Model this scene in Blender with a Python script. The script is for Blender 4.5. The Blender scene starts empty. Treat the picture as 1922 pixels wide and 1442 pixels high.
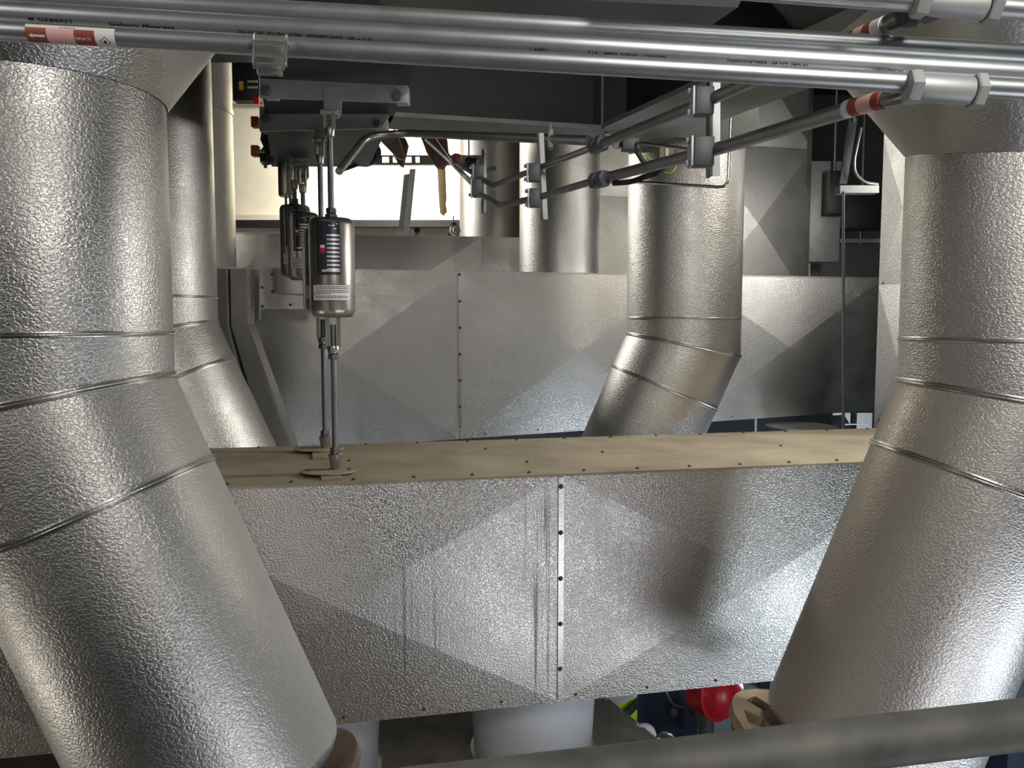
import bpy, bmesh, math, random
from mathutils import Vector, Matrix
random.seed(7)
R_ = math.radians
scene = bpy.context.scene
COL = scene.collection
CZ = 4.0                      # eye height above the hall floor
PITCH = R_(4.4)
F = 1500.0                    # focal length in pixels of the 1922-wide frame

# ------------------------------------------------------------------ camera
cam_d = bpy.data.cameras.new('camera'); cam = bpy.data.objects.new('camera', cam_d); COL.objects.link(cam)
cam.location = (0, 0, CZ); cam.rotation_euler = (math.pi/2 - PITCH, 0, 0)
cam_d.sensor_width = 36; cam_d.lens = 36*F/1922; cam_d.clip_start = 0.05; cam_d.clip_end = 100
scene.camera = cam

# ------------------------------------------------------------------ world, exposure
w = bpy.data.worlds.new('world'); scene.world = w; w.use_nodes = True
w.node_tree.nodes['Background'].inputs[0].default_value = (0.55, 0.6, 0.68, 1)
w.node_tree.nodes['Background'].inputs[1].default_value = 0.2
scene.view_settings.view_transform = 'Standard'; scene.view_settings.look = 'None'
scene.view_settings.gamma = 1; scene.view_settings.use_curve_mapping = False
scene.view_settings.exposure = -0.1

# ------------------------------------------------------------------ lamps out of view: hall lamps and added fill lamps
def lamp(name, loc, target, power, size, col=(1, 1, 1), size_y=None, spread=180):
    d = bpy.data.lights.new(name, 'AREA'); d.energy = power; d.color = col
    d.shape = 'RECTANGLE'; d.size = size; d.size_y = size_y or size; d.spread = R_(spread)
    o = bpy.data.objects.new(name, d); COL.objects.link(o); o.location = loc
    o.rotation_euler = (Vector(target) - Vector(loc)).to_track_quat('-Z', 'Y').to_euler()
    return o
lamp('unseen_lamp', (5.4, 4.4, CZ+0.9), (-1.4, 2.3, CZ-.2), 58, 0.5, (1, .97, .93), 1.3, 110)
lamp('unseen_lamp', (-2.6, -1.0, CZ+1.3), (1.7, 3.2, CZ-.6), 20, 0.6, (1, .97, .93), .9)
lamp('unseen_lamp', (3.7, 1.3, CZ-2.6), (0.9, 3.6, CZ-1.2), 36, 0.5, (.80, .90, 1), .7)
lamp('unseen_lamp', (2.5, 3.9, CZ+1.7), (1.6, 4.0, CZ-.6), 36, 0.4, (1, .93, .80))  # added above the front duct to brighten the right of its lid
lamp('unseen_lamp', (0.95, -.6, CZ+1.35), (0.9, 5.0, CZ-.1), 50, 0.5, (1, .96, .9), 1.0)
lamp('unseen_lamp', (-3.6, 1.4, CZ-2.4), (-.8, 2.8, CZ-1.0), 12, 0.8, (1, .93, .82))
lamp('unseen_lamp', (1.9, .4, CZ-2.3), (.5, 3.3, CZ-1.1), 24, 1.3, (.93, .93, 1))  # added fill to brighten the panel facets beside the seam
lamp('unseen_lamp', (3.1, 5.5, CZ+1.1), (2.1, 7.1, CZ+.7), 16, 0.5, (1, .97, .92))  # added fill so the upright rear ducts do not go dark
lamp('low_fill_lamp', (3.6, 7.4, CZ-1.5), (2.7, 9.0, CZ-3.4), 60, 0.5, (.75, .86, 1))  # added fill for the pale blue panel in the lower gap
lamp('flood_lamp', (-1.5, 9.6, CZ+2.5), (-1.5, 11, CZ+1.6), 160, 0.5, (1, .93, .80))
lamp('flood_lamp', (-3.3, 8.2, CZ+2.0), (-1.2, 5.0, CZ+.5), 120, 0.6, (1, .96, .88))
lamp('low_fill_lamp', (2.1, 5.5, CZ-2.5), (1.6, 6.5, CZ-.5), 60, 0.6, (.78, .88, 1))  # added fill, lights the right part of the middle duct from below
lamp('low_fill_lamp', (-1.1, 4.9, CZ-2.3), (-1.6, 5.6, CZ), 60, 0.6, (.80, .86, 1))  # unseen low fill, raised to brighten the cladding strips

# ------------------------------------------------------------------ geometry helpers
RIGHT = Vector((1, 0, 0)); FWD = Vector((0, math.cos(PITCH), -math.sin(PITCH))); UP = Vector((0, math.sin(PITCH), math.cos(PITCH)))
CAM = Vector((0, 0, CZ))
def ray(px, py): return FWD + RIGHT*((px-961)/F) + UP*(-(py-721)/F)
def P(px, py, d): return CAM + ray(px, py)*d                       # point at depth d
def PZ(px, py, z):                                                # point on the level z (relative to eye)
    r = ray(px, py); return CAM + r*(z/r.z)
def PP(px, py, o, n):                                             # point on a plane
    r = ray(px, py); return CAM + r*((o-CAM).dot(n)/r.dot(n))

def smooth(o, ang=35):
    for p in o.data.polygons: p.use_smooth = True
    try:
        o.data.set_sharp_from_angle(angle=R_(ang))
    except Exception: pass
class MB:
    def __init__(s): s.v = []; s.f = []
    def add(s, vs, fs):
        b = len(s.v); s.v += [Vector(v) for v in vs]; s.f += [[b+i for i in f] for f in fs]; return s
    def hexa(s, a):                                               # 8 points: bottom loop 0-3, top loop 4-7
        return s.add(a, [(0,3,2,1),(4,5,6,7),(0,1,5,4),(1,2,6,5),(2,3,7,6),(3,0,4,7)])
    def box(s, c, ax, ay, az):                                    # half-extent vectors
        c = Vector(c); ax = Vector(ax); ay = Vector(ay); az = Vector(az)
        return s.hexa([c-ax-ay-az, c+ax-ay-az, c+ax+ay-az, c-ax+ay-az, c-ax-ay+az, c+ax-ay+az, c+ax+ay+az, c-ax+ay+az])
    def prism(s, poly, off):
        n = len(poly); off = Vector(off); poly = [Vector(p) for p in poly]
        return s.add(poly+[p+off for p in poly], [tuple(range(n)), tuple(range(2*n-1, n-1, -1))]+[(i, i+n, (i+1) % n+n, (i+1) % n) for i in range(n)])
    def tube(s, pts, r, seg=14, caps=True, rs=None):
        pts = [Vector(p) for p in pts]; n = len(pts)
        tans = [(pts[min(i+1, n-1)]-pts[max(i-1, 0)]).normalized() for i in range(n)]
        t0 = tans[0]; h = Vector((0, 0, 1)) if abs(t0.z) < .9 else Vector((1, 0, 0))
        u = t0.cross(h).normalized(); vs = []
        for i in range(n):
            t = tans[i]; u = (u - t*u.dot(t)).normalized(); v = t.cross(u)
            rr = rs[i] if rs else r
            vs += [pts[i]+(u*math.cos(2*math.pi*k/seg)+v*math.sin(2*math.pi*k/seg))*rr for k in range(seg)]
        fs = [(i*seg+k, i*seg+(k+1) % seg, (i+1)*seg+(k+1) % seg, (i+1)*seg+k) for i in range(n-1) for k in range(seg)]
        if caps: fs += [tuple(range(seg-1, -1, -1)), tuple(range((n-1)*seg, n*seg))]
        return s.add(vs, fs)
    def lathe(s, o, d, prof, seg=24):                             # prof: (distance along d, radius)
        o = Vector(o); d = Vector(d).normalized()
        h = Vector((0, 0, 1)) if abs(d.z) < .9 else Vector((1, 0, 0)); u = d.cross(h).normalized(); v = d.cross(u)
        vs = []
        for t, r in prof:
            vs += [o+d*t+(u*math.cos(2*math.pi*k/seg)+v*math.sin(2*math.pi*k/seg))*max(r, 1e-5) for k in range(seg)]
        n = len(prof)
        fs = [(i*seg+(k+1) % seg, i*seg+k, (i+1)*seg+k, (i+1)*seg+(k+1) % seg) for i in range(n-1) for k in range(seg)]
        fs += [tuple(range(seg)), tuple(range(n*seg-1, (n-1)*seg-1, -1))]
        return s.add(vs, fs)
    def build(s, name, m, parent=None, sm=True, ang=35, bevel=0):
        off = parent_loc(parent)
        me = bpy.data.meshes.new(name); me.from_pydata([v-off for v in s.v], [], s.f); me.update()
        bm = bmesh.new(); bm.from_mesh(me); bmesh.ops.recalc_face_normals(bm, faces=bm.faces)
        if bevel:
            es = [e for e in bm.edges if len(e.link_faces) == 2 and e.calc_face_angle(0) > .6]
            bmesh.ops.bevel(bm, geom=es, offset=bevel, segments=2, profile=.5, affect='EDGES', clamp_overlap=True)
        bm.to_mesh(me); bm.free()
        o = bpy.data.objects.new(name, me); COL.objects.link(o)
        if m: me.materials.append(m)
        if parent: o.parent = parent
        if sm: smooth(o, ang)
        return o
def parent_loc(p):
    v = Vector((0, 0, 0))
    while p: v += p.location; p = p.parent
    return v
def tag(o, label, cat, group=None):
    o['label'] = label; o['category'] = cat
    if group: o['group'] = group
    return o
def thing(name, label, cat, loc, group=None):
    o = bpy.data.objects.new(name, None); COL.objects.link(o); o.location = Vector(loc); o.empty_display_size = .05
    return tag(o, label, cat, group)
def struct(o): o['kind'] = 'structure'; return o
def bend(pts, rad, n=6):                                          # round the corners of a polyline
    pts = [Vector(p) for p in pts]; out = [pts[0]]
    for i in range(1, len(pts)-1):
        a = (pts[i-1]-pts[i]); b = (pts[i+1]-pts[i]); r = min(rad, a.length*.45, b.length*.45)
        p0 = pts[i]+a.normalized()*r; p1 = pts[i]+b.normalized()*r
        for k in range(n+1):
            t = k/n; out.append(p0*(1-t)**2+pts[i]*2*t*(1-t)+p1*t*t)
    out.append(pts[-1]); return out

# ------------------------------------------------------------------ materials
MATS = {}
def nodes(name):
    m = bpy.data.materials.new(name); m.use_nodes = True; nt = m.node_tree
    return m, nt, nt.nodes['Principled BSDF']
def N(nt, t, **kw):
    n = nt.nodes.new(t)
    for k, v in kw.items():
        if hasattr(n, k): setattr(n, k, v)
    return n
def simple(name, col, rough=.5, metal=0, var=.15, vs=6, bump=0, bs=60, emit=None, alpha=None, trans=0):
    m, nt, b = nodes(name); L = nt.links.new
    tc = N(nt, 'ShaderNodeTexCoord'); no = N(nt, 'ShaderNodeTexNoise'); no.inputs['Scale'].default_value = vs; no.inputs['Detail'].default_value = 6
    L(tc.outputs['Object'], no.inputs['Vector'])
    r = N(nt, 'ShaderNodeMapRange'); r.inputs[1].default_value = .3; r.inputs[2].default_value = .7; r.inputs[3].default_value = 1-var; r.inputs[4].default_value = 1+var
    L(no.outputs['Fac'], r.inputs[0])
    mx = N(nt, 'ShaderNodeVectorMath', operation='SCALE'); mx.inputs[0].default_value = col; L(r.outputs[0], mx.inputs['Scale'])
    L(mx.outputs[0], b.inputs['Base Color'])
    b.inputs['Metallic'].default_value = metal; b.inputs['Roughness'].default_value = rough
    if trans: b.inputs['Transmission Weight'].default_value = trans
    if bump:
        n2 = N(nt, 'ShaderNodeTexNoise'); n2.inputs['Scale'].default_value = bs; n2.inputs['Detail'].default_value = 3
        L(tc.outputs['Object'], n2.inputs['Vector'])
        bp = N(nt, 'ShaderNodeBump'); bp.inputs['Strength'].default_value = bump; bp.inputs['Distance'].default_value = .002
        L(n2.outputs['Fac'], bp.inputs['Height']); L(bp.outputs[0], b.inputs['Normal'])
    MATS[name] = m; return m

def clad(name, col=(.60, .59, .57), rough=.40, bump=.36, bs=122, dust=0.0, dents=.25, d0=.05, d1=.38, dcol=(.36, .30, .22), streaks=None, grime=.25):
    """stucco-embossed aluminium sheet; dust lies on faces that look upward"""
    m, nt, b = nodes(name); L = nt.links.new
    tc = N(nt, 'ShaderNodeNewGeometry')
    mp = N(nt, 'ShaderNodeMapping'); mp.inputs['Scale'].default_value = (1, 1, 1.35); L(tc.outputs['Position'], mp.inputs['Vector'])
    n1 = N(nt, 'ShaderNodeTexNoise'); n1.inputs['Scale'].default_value = bs; n1.inputs['Detail'].default_value = 1.2
    n1.inputs['Roughness'].default_value = .4; n1.inputs['Distortion'].default_value = .5
    L(mp.outputs[0], n1.inputs['Vector'])
    cr = N(nt, 'ShaderNodeMapRange', interpolation_type='SMOOTHSTEP'); cr.inputs[1].default_value = .36; cr.inputs[2].default_value = .62
    L(n1.outputs['Fac'], cr.inputs[0])
    bp = N(nt, 'ShaderNodeBump'); bp.inputs['Strength'].default_value = bump; bp.inputs['Distance'].default_value = .0022
    L(cr.outputs[0], bp.inputs['Height'])
    # slow dents of thin sheet
    n3 = N(nt, 'ShaderNodeTexNoise'); n3.inputs['Scale'].default_value = 2.2; n3.inputs['Detail'].default_value = 1
    L(tc.outputs['Position'], n3.inputs['Vector'])
    bp2 = N(nt, 'ShaderNodeBump'); bp2.inputs['Strength'].default_value = dents; bp2.inputs['Distance'].default_value = .02
    L(n3.outputs['Fac'], bp2.inputs['Height']); L(bp2.outputs[0], bp.inputs['Normal'])
    L(bp.outputs[0], b.inputs['Normal'])
    # grime
    n2 = N(nt, 'ShaderNodeTexNoise'); n2.inputs['Scale'].default_value = 3.1; n2.inputs['Detail'].default_value = 7; n2.inputs['Roughness'].default_value = .62
    L(tc.outputs['Position'], n2.inputs['Vector'])
    g = N(nt, 'ShaderNodeMapRange'); g.inputs[1].default_value = .38; g.inputs[2].default_value = .72; g.inputs[3].default_value = 0; g.inputs[4].default_value = grime
    L(n2.outputs['Fac'], g.inputs[0])
    mx = N(nt, 'ShaderNodeMix', data_type='RGBA'); mx.inputs[6].default_value = (*col, 1); mx.inputs[7].default_value = (.33, .30, .25, 1)
    L(g.outputs[0], mx.inputs[0])
    rr = N(nt, 'ShaderNodeMapRange'); rr.inputs[1].default_value = .3; rr.inputs[2].default_value = .7; rr.inputs[3].default_value = rough-.04; rr.inputs[4].default_value = rough+.1
    L(n2.outputs['Fac'], rr.inputs[0]); L(rr.outputs[0], b.inputs['Roughness'])
    colout = mx.outputs[2]; metal = None
    if streaks:                                                   # runs of dried water below a leaking seam
        sx, n_ax, spans = streaks
        ps = N(nt, 'ShaderNodeVectorMath', operation='SUBTRACT'); ps.inputs[1].default_value = sx; L(tc.outputs['Position'], ps.inputs[0])
        dt = N(nt, 'ShaderNodeVectorMath', operation='DOT_PRODUCT'); dt.inputs[1].default_value = n_ax; L(ps.outputs[0], dt.inputs[0])
        sz = N(nt, 'ShaderNodeSeparateXYZ'); L(tc.outputs['Position'], sz.inputs[0])
        tot = None
        for (u0, u1, z0, z1, k) in spans:
            c = N(nt, 'ShaderNodeCombineXYZ'); L(dt.outputs['Value'], c.inputs[0])
            zz = N(nt, 'ShaderNodeMath', operation='MULTIPLY'); zz.inputs[1].default_value = .015; L(sz.outputs[2], zz.inputs[0]); L(zz.outputs[0], c.inputs[2])
            ns = N(nt, 'ShaderNodeTexNoise'); ns.inputs['Scale'].default_value = 55; ns.inputs['Detail'].default_value = 2; L(c.outputs[0], ns.inputs['Vector'])
            th = N(nt, 'ShaderNodeMapRange', interpolation_type='SMOOTHSTEP'); th.inputs[1].default_value = .5; th.inputs[2].default_value = .62; L(ns.outputs['Fac'], th.inputs[0])
            cur = th.outputs[0]
            for src, a0, a1, e in ((dt.outputs['Value'], u0, u1, .012), (sz.outputs[2], z0, z1, .12)):
                for lo, hi in ((a0-e, a0+e), (a1+e, a1-e)):
                    q = N(nt, 'ShaderNodeMapRange', interpolation_type='SMOOTHSTEP'); q.inputs[1].default_value = lo; q.inputs[2].default_value = hi
                    if lo > hi: q.inputs[1].default_value = hi; q.inputs[2].default_value = lo; q.inputs[3].default_value = 1; q.inputs[4].default_value = 0
                    L(src, q.inputs[0]); mm = N(nt, 'ShaderNodeMath', operation='MULTIPLY'); L(cur, mm.inputs[0]); L(q.outputs[0], mm.inputs[1]); cur = mm.outputs[0]
            mk = N(nt, 'ShaderNodeMath', operation='MULTIPLY'); mk.inputs[1].default_value = k; L(cur, mk.inputs[0])
            if tot is None: tot = mk.outputs[0]
            else:
                ad = N(nt, 'ShaderNodeMath', operation='MAXIMUM'); L(tot, ad.inputs[0]); L(mk.outputs[0], ad.inputs[1]); tot = ad.outputs[0]
        m2 = N(nt, 'ShaderNodeMix', data_type='RGBA'); m2.inputs[7].default_value = (.13, .12, .11, 1); L(tot, m2.inputs[0]); L(colout, m2.inputs[6]); colout = m2.outputs[2]
    b.inputs['Metallic'].default_value = 1.0
    if dust:
        nz = N(nt, 'ShaderNodeSeparateXYZ'); L(tc.outputs['True Normal'], nz.inputs[0])
        q = N(nt, 'ShaderNodeMapRange'); q.inputs[1].default_value = d0; q.inputs[2].default_value = d1; q.inputs[3].default_value = 0; q.inputs[4].default_value = dust
        L(nz.outputs[2], q.inputs[0])
        m3 = N(nt, 'ShaderNodeMix', data_type='RGBA'); m3.inputs[7].default_value = (*dcol, 1); L(q.outputs[0], m3.inputs[0]); L(colout, m3.inputs[6]); colout = m3.outputs[2]
        iv = N(nt, 'ShaderNodeMath', operation='SUBTRACT'); iv.inputs[0].default_value = 1; L(q.outputs[0], iv.inputs[1]); L(iv.outputs[0], b.inputs['Metallic'])
    L(colout, b.inputs['Base Color'])
    MATS[name] = m; return m

ALU = clad('stucco aluminium')
ALU_D = clad('stucco aluminium dusty', dust=.8)
ALU_G = clad('stucco aluminium grey dust', dust=.75, dcol=(.34, .33, .30), d0=.26, d1=.39)
ALU_P = clad('stucco aluminium flat panel', dents=.04, rough=.34)
ALU_F = clad('plain aluminium sheet', bump=.22, rough=.40, bs=110, dents=.06)
ALU_B = clad('aluminium bead', bump=.1, rough=.3)
DUST = simple('dusty sheet', (.40, .345, .255), .8, 0, .22, 3.5, .2, 90)
STEEL = simple('galvanised beam', (.20, .215, .205), .55, .35, .18, 5, .15, 40)
STEEL_D = simple('dark painted beam', (.026, .036, .033), .5, .2, .2, 4, .1, 40)
PLATE = simple('galvanised plate', (.42, .43, .43), .5, .4, .12, 9)
PIPE = simple('galvanised tube', (.50, .53, .54), .38, .85, .10, 20)
THIN = simple('thin dull tube', (.33, .335, .33), .34, .9, .12, 20)
STAIN = simple('stainless tube', (.55, .53, .50), .25, 1, .06, 20)
HANG = simple('zinc plated hanger', (.44, .42, .37), .32, .9, .15, 10)
ROD = simple('hanger rod steel', (.20, .21, .23), .45, .8, .15, 20)
BLOCK = simple('clamp block plastic', (.060, .068, .075), .5, 0, .15, 20)
RUBBER = simple('black rubber', (.015, .015, .017), .5)
RAIL = simple('worn handrail', (.13, .13, .118), .68, .25, .40, 14, .3, 50)
WHITE = simple('white painted pipe', (.72, .76, .82), .35, 0, .04)
WALLW = simple('cream wall', (.74, .70, .60), .7, 0, .05)
DARKW = simple('dark hall wall', (.10, .105, .11), .8, 0, .2, 1)
CEIL = simple('dark deck', (.03, .033, .035), .7, 0, .2, 2)
BROWN = simple('primed flange', (.16, .115, .085), .6, .1, .3, 9)
TANF = simple('dusty flange', (.33, .26, .17), .7, 0, .25, 12)
RED = simple('red plastic', (.60, .015, .03), .35)
REDD = simple('maroon paint', (.16, .025, .025), .5)
RUST = simple('rusty bracket', (.22, .13, .10), .7, .2, .35, 15)
ORANGE = simple('orange cap', (.55, .10, .03), .5)
YEL = simple('yellow tag', (.75, .42, .05), .5)
HIVIS = simple('hi vis fabric', (.50, .85, .02), .7, 0, .1)
GREYREF = simple('reflective tape', (.45, .50, .48), .5)
NAVY = simple('navy fabric', (.012, .018, .045), .8, 0, .3)
WOOD = simple('pale batten', (.62, .47, .27), .7, 0, .12, 12)
INK = simple('black ink', (.012, .012, .014), .6)
PAPER = simple('white label film', (.80, .79, .75), .45, 0, .02)
LRED = simple('brown red label film', (.30, .06, .04), .45, 0, .02)
LPINK = simple('pink label film', (.80, .45, .42), .45, 0, .02)
PLATEK = simple('rating plate black', (.02, .025, .04), .35, .2)
PLATEW = simple('rating plate fields', (.62, .64, .66), .35, .4)
SCREW = simple('rusty screw', (.10, .075, .06), .6, .5)
YGW = simple('earth wire', (.45, .55, .05), .5)
BLUE = simple('blue paint', (.32, .45, .70), .5)
m, nt, b = nodes('clear plastic'); b.inputs['Base Color'].default_value = (.62, .66, .63, 1); b.inputs['Roughness'].default_value = .12
b.inputs['Transmission Weight'].default_value = .93; b.inputs['IOR'].default_value = 1.3; CLEAR = m

# ================================================================== SETTING
def slab(name, x0, x1, y0, y1, z0, z1, mat):
    o = MB().hexa([(x0,y0,z0),(x1,y0,z0),(x1,y1,z0),(x0,y1,z0),(x0,y0,z1),(x1,y0,z1),(x1,y1,z1),(x0,y1,z1)]).build(name, mat, sm=False)
    return struct(o)
slab('floor', -9, 9, -6, 13.2, -.2, 0, DARKW)
slab('ceiling', -9, 9, -6, 13.2, CZ+3.6, CZ+3.8, CEIL)
slab('wall_left', -9.2, -9, -6, 13.2, 0, CZ+3.6, DARKW)
slab('wall_right', 9, 9.2, -6, 13.2, 0, CZ+3.6, DARKW)
slab('wall_front', -9, 9, -6.2, -6, 0, CZ+3.6, DARKW)
slab('wall_back', -9, 9, 13, 13.2, 0, CZ+3.6, DARKW)

# ================================================================== RECTANGULAR DUCTS
def screws(pts, n, parent, r=.0075, mat=None):
    for p in pts:
        mb = MB().lathe(Vector(p)-Vector(n)*.004, n, [(0, r*1.5), (.004, r*1.5), (.0041, r), (.009, r*.9), (.012, r*.4)], 8)
        mb.build('screw', mat or SCREW, parent)
def panel(mb_name, c00, c10, c11, c01, nrm, rise, parent, mat, frame=.0):
    """sheet with a cross break: corners in order, the middle raised"""
    c = (c00+c10+c11+c01)/4 + nrm*rise
    mb = MB(); t = -nrm*.01
    mb.add([c00, c10, c11, c01, c], [(0,1,4),(1,2,4),(2,3,4),(3,0,4)])
    mb.add([c00+t, c10+t, c11+t, c01+t], [(0,3,2,1)]); k = 5
    mb.f += [[0, 5, 6, 1], [1, 6, 7, 2], [2, 7, 8, 3], [3, 8, 5, 0]]
    return mb.build(mb_name, mat, parent, sm=False)
def duct(name, label, A, B, ztop, zbot, depth, seams, mats, rise=.022, cat='duct', screw_step=None, top_mat=None, fall=0):
    """A, B: two points on the front top edge. seams: distances from A along AB."""
    a = Vector((B.x-A.x, B.y-A.y, 0)); a.normalize(); n = Vector((a.y, -a.x, 0))      # n looks at the eye
    zt, zb = CZ+ztop, CZ+zbot
    t = thing(name, label, cat, Vector((A.x, A.y, zb)))
    def q(u, z, v=0): 
        p = A+a*u-n*v; return Vector((p.x, p.y, z))
    u0, u1 = seams[0], seams[-1]
    g = .011
    b_ = lambda u: zb+fall*u
    MB().hexa([q(u0,b_(u0)+.002,g),q(u1,b_(u1)+.002,g),q(u1,b_(u1)+.002,depth),q(u0,b_(u0)+.002,depth),q(u0,zt-.004,g),q(u1,zt-.004,g),q(u1,zt-.004,depth),q(u0,zt-.004,depth)]).build('core', ALU_F, t, sm=False)
    for i in range(len(seams)-1):
        s0, s1 = seams[i]+.002, seams[i+1]-.002
        panel('panel', q(s0,b_(s0)), q(s1,b_(s1)), q(s1,zt), q(s0,zt), n, rise, t, mats)
    # folded lid with a turned-down lip
    lid = MB().hexa([q(u0,zt,-.006),q(u1,zt,-.006),q(u1,zt,depth),q(u0,zt,depth),q(u0,zt+.003,-.006),q(u1,zt+.003,-.006),q(u1,zt+.003,depth),q(u0,zt+.003,depth)])
    lid.hexa([q(u0,zt-.007,-.006),q(u1,zt-.007,-.006),q(u1,zt-.007,-.003),q(u0,zt-.007,-.003),q(u0,zt+.002,-.006),q(u1,zt+.002,-.006),q(u1,zt+.002,-.003),q(u0,zt+.002,-.003)])
    lid.build('lid', top_mat or ALU_F, t, sm=False)
    return t, q, a, n

# near duct -------------------------------------------------------
ZT, ZB = -.644, -1.647
A = PZ(425, 916, ZT); B = PZ(1615, 868, ZT)
a_ = (B-A).normalized(); n_ = Vector((a_.y, -a_.x, 0))
def u_at(px, py): return (PP(px, py, A, n_)-A).dot(a_)
us = u_at(1052, 1100); uc = u_at(640, 1150); uc2 = u_at(1430, 1080)
wl = 2*(us-uc); wr = 2*(uc2-us)
ND_STREAK = clad('stucco aluminium with water runs', dents=.04, rough=.34, streaks=((A.x, A.y, 0), tuple(a_), [
    (u_at(985, 1100), u_at(1030, 1100), CZ-1.58, CZ-.72, .85), (u_at(738, 1100), u_at(822, 1100), CZ-1.42, CZ-1.0, .6),
    (u_at(1195, 1100), u_at(1225, 1100), CZ-1.2, CZ-.95, .25)]))
nd, ndq, a_, n_ = duct('clad_duct', 'large embossed aluminium duct in front with dusty brown top and water runs', A, B, ZT, ZB, 1.03,
    [us-2*wl, us-wl, us, us+wr, us+2*wr], ND_STREAK, .042, top_mat=DUST)
MB().box(ndq(us, CZ+(ZT+ZB)/2, -.004), a_*.012, n_*.004, Vector((0,0,(ZT-ZB)/2-.01))).build('seam_strip', ALU_B, nd, sm=False)
zz = [CZ+ZT-.05-.20*k for k in range(5)]
screws([ndq(us-.002, z, -.008) for z in zz], n_, nd)
screws([ndq(u, CZ+ZB+.03, 0) for u in [us-1.25+.33*k for k in range(8)]], n_, nd)
screws([ndq(u, CZ+ZT+.003, .045) for u in [us-1.60+.245*k for k in range(16)]], Vector((0,0,1)), nd)
screws([ndq(u, CZ+ZT+.003, .99) for u in [us-1.60+.27*k for k in range(16)]], Vector((0,0,1)), nd)
screws([ndq(u_at(x, 1030), CZ+ZT-.38, -.016) for x in (632, 1443)], n_, nd)
screws([ndq(us+.02+d, CZ+ZT+.003, v) for d, v in ((-.1,.3),(-.22,.72),(.33,.5),(1.3,.5),(-.9,.5))], Vector((0,0,1)), nd)
# round branch stubs below the near duct, painted white, standing on the plate
ZPL = -2.12
def stub(px, lab, R0=.315):
    c = PZ(px, 1360, -1.9); base = ndq((c-A).dot(a_), CZ+ZPL, .50)
    t = thing('branch_pipe', lab, 'pipe', base)
    MB().lathe(base, (0,0,1), [(0, R0*.93), (.02, R0*.93), (.44, R0), (.475, R0), (.477, R0*.98)], 48).build('shell', WHITE, t)
    MB().lathe(base, (0,0,1), [(.001, R0*.95), (.001, R0*.99), (.012, R0*.99), (.014, R0*.94)], 48).build('foot_ring', ALU_B, t)
    return base
stub(1018, 'white painted round branch below the front duct, lit bluish on its right')
stub(590, 'white painted round branch at lower left, mostly behind the brown flange disc')
# sheet platform under them
p0 = PZ(1150, 1318, ZPL); p1 = PZ(1236, 1388, ZPL); ed = (p1-p0).normalized()
far = p0-ed*1.1; nearp = p0+ed*2.6
pt = thing('base_plate', 'dusty brown sheet platform beneath the front duct, edge studded with bolts', 'platform', Vector((p0.x, p0.y, CZ+ZPL)))
MB().prism([far, nearp, nearp+Vector((-4,-.6,0)), far+Vector((-4,-.6,0))], (0,0,-.03)).build('deck_sheet', simple('dusty plate', (.26,.235,.19), .75, .1, .25, 6), pt, sm=False)
for k in range(5):
    q = p0+ed*(-.02+.16*k)+Vector((-.03,0,0)); MB().lathe(q, (0,0,1), [(0,.013),(.008,.013),(.010,.009),(.022,.008)], 6).build('bolt', PLATE, pt)

# back duct --------------------------------------------------------
a2 = Vector((math.cos(.247), math.sin(.247), 0)); n2 = Vector((a2.y, -a2.x, 0))
A2 = PP(430, 503, CAM-n2*5.984, n2); A2.z = CZ+.386; B2 = A2+a2*5
def u2(px, py): return (PP(px, py, A2, n2)-A2).dot(a2)
s1 = u2(863, 670); c1 = u2(627, 670); w1 = 2*(s1-c1)
bd, bdq, a2, n2 = duct('clad_duct', 'long aluminium duct across the middle distance with diamond creased panels', A2, B2, .386, -.945, .45,
    [s1-2*w1, s1-w1, s1, s1+w1, s1+2*w1, s1+2.45*w1], ALU_P, .045, fall=.033)
MB().box(bdq(s1, CZ-.216, -.004), a2*.010, n2*.004, Vector((0,0,.59))).build('seam_strip', ALU_B, bd, sm=False)
screws([bdq(s1, CZ+.36-.2*k, -.008) for k in range(6)], n2, bd)
screws([bdq(s1+.2+.42*k, CZ-.915+.033*(s1+.2+.42*k), 0) for k in range(6)], n2, bd)
screws([bdq(s1-1.5+.37*k, CZ+.389, .03) for k in range(9)], Vector((0,0,1)), bd)

# third duct behind ------------------------------------------------
A3 = PZ(445, 437, .83); B3 = PZ(970, 446, .83); s3_ = (B3-A3).length
hd, hq, a3, n3 = duct('clad_duct', 'narrow band of a rear duct seen over the middle duct, faint diamond creases', A3, B3, .83, -.3, .9,
    [-1.2, .55, s3_*.66+.55, s3_*1.2], ALU_P, .07)
A4 = PZ(1522, 459, .83); B4 = A4+a3*1.6
dd, *_ = duct('clad_duct', 'dark duct end in the gap left of the tall right duct', A4, B4, .83, -.3, .9, [0, 1.6], ALU_F, .02)
MB().tube([A4+a3*.9-n3*.5, A4+a3*.9-n3*.5+Vector((0,0,2.7))], .015, 8).build('suspension_rod', ROD, dd)
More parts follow.
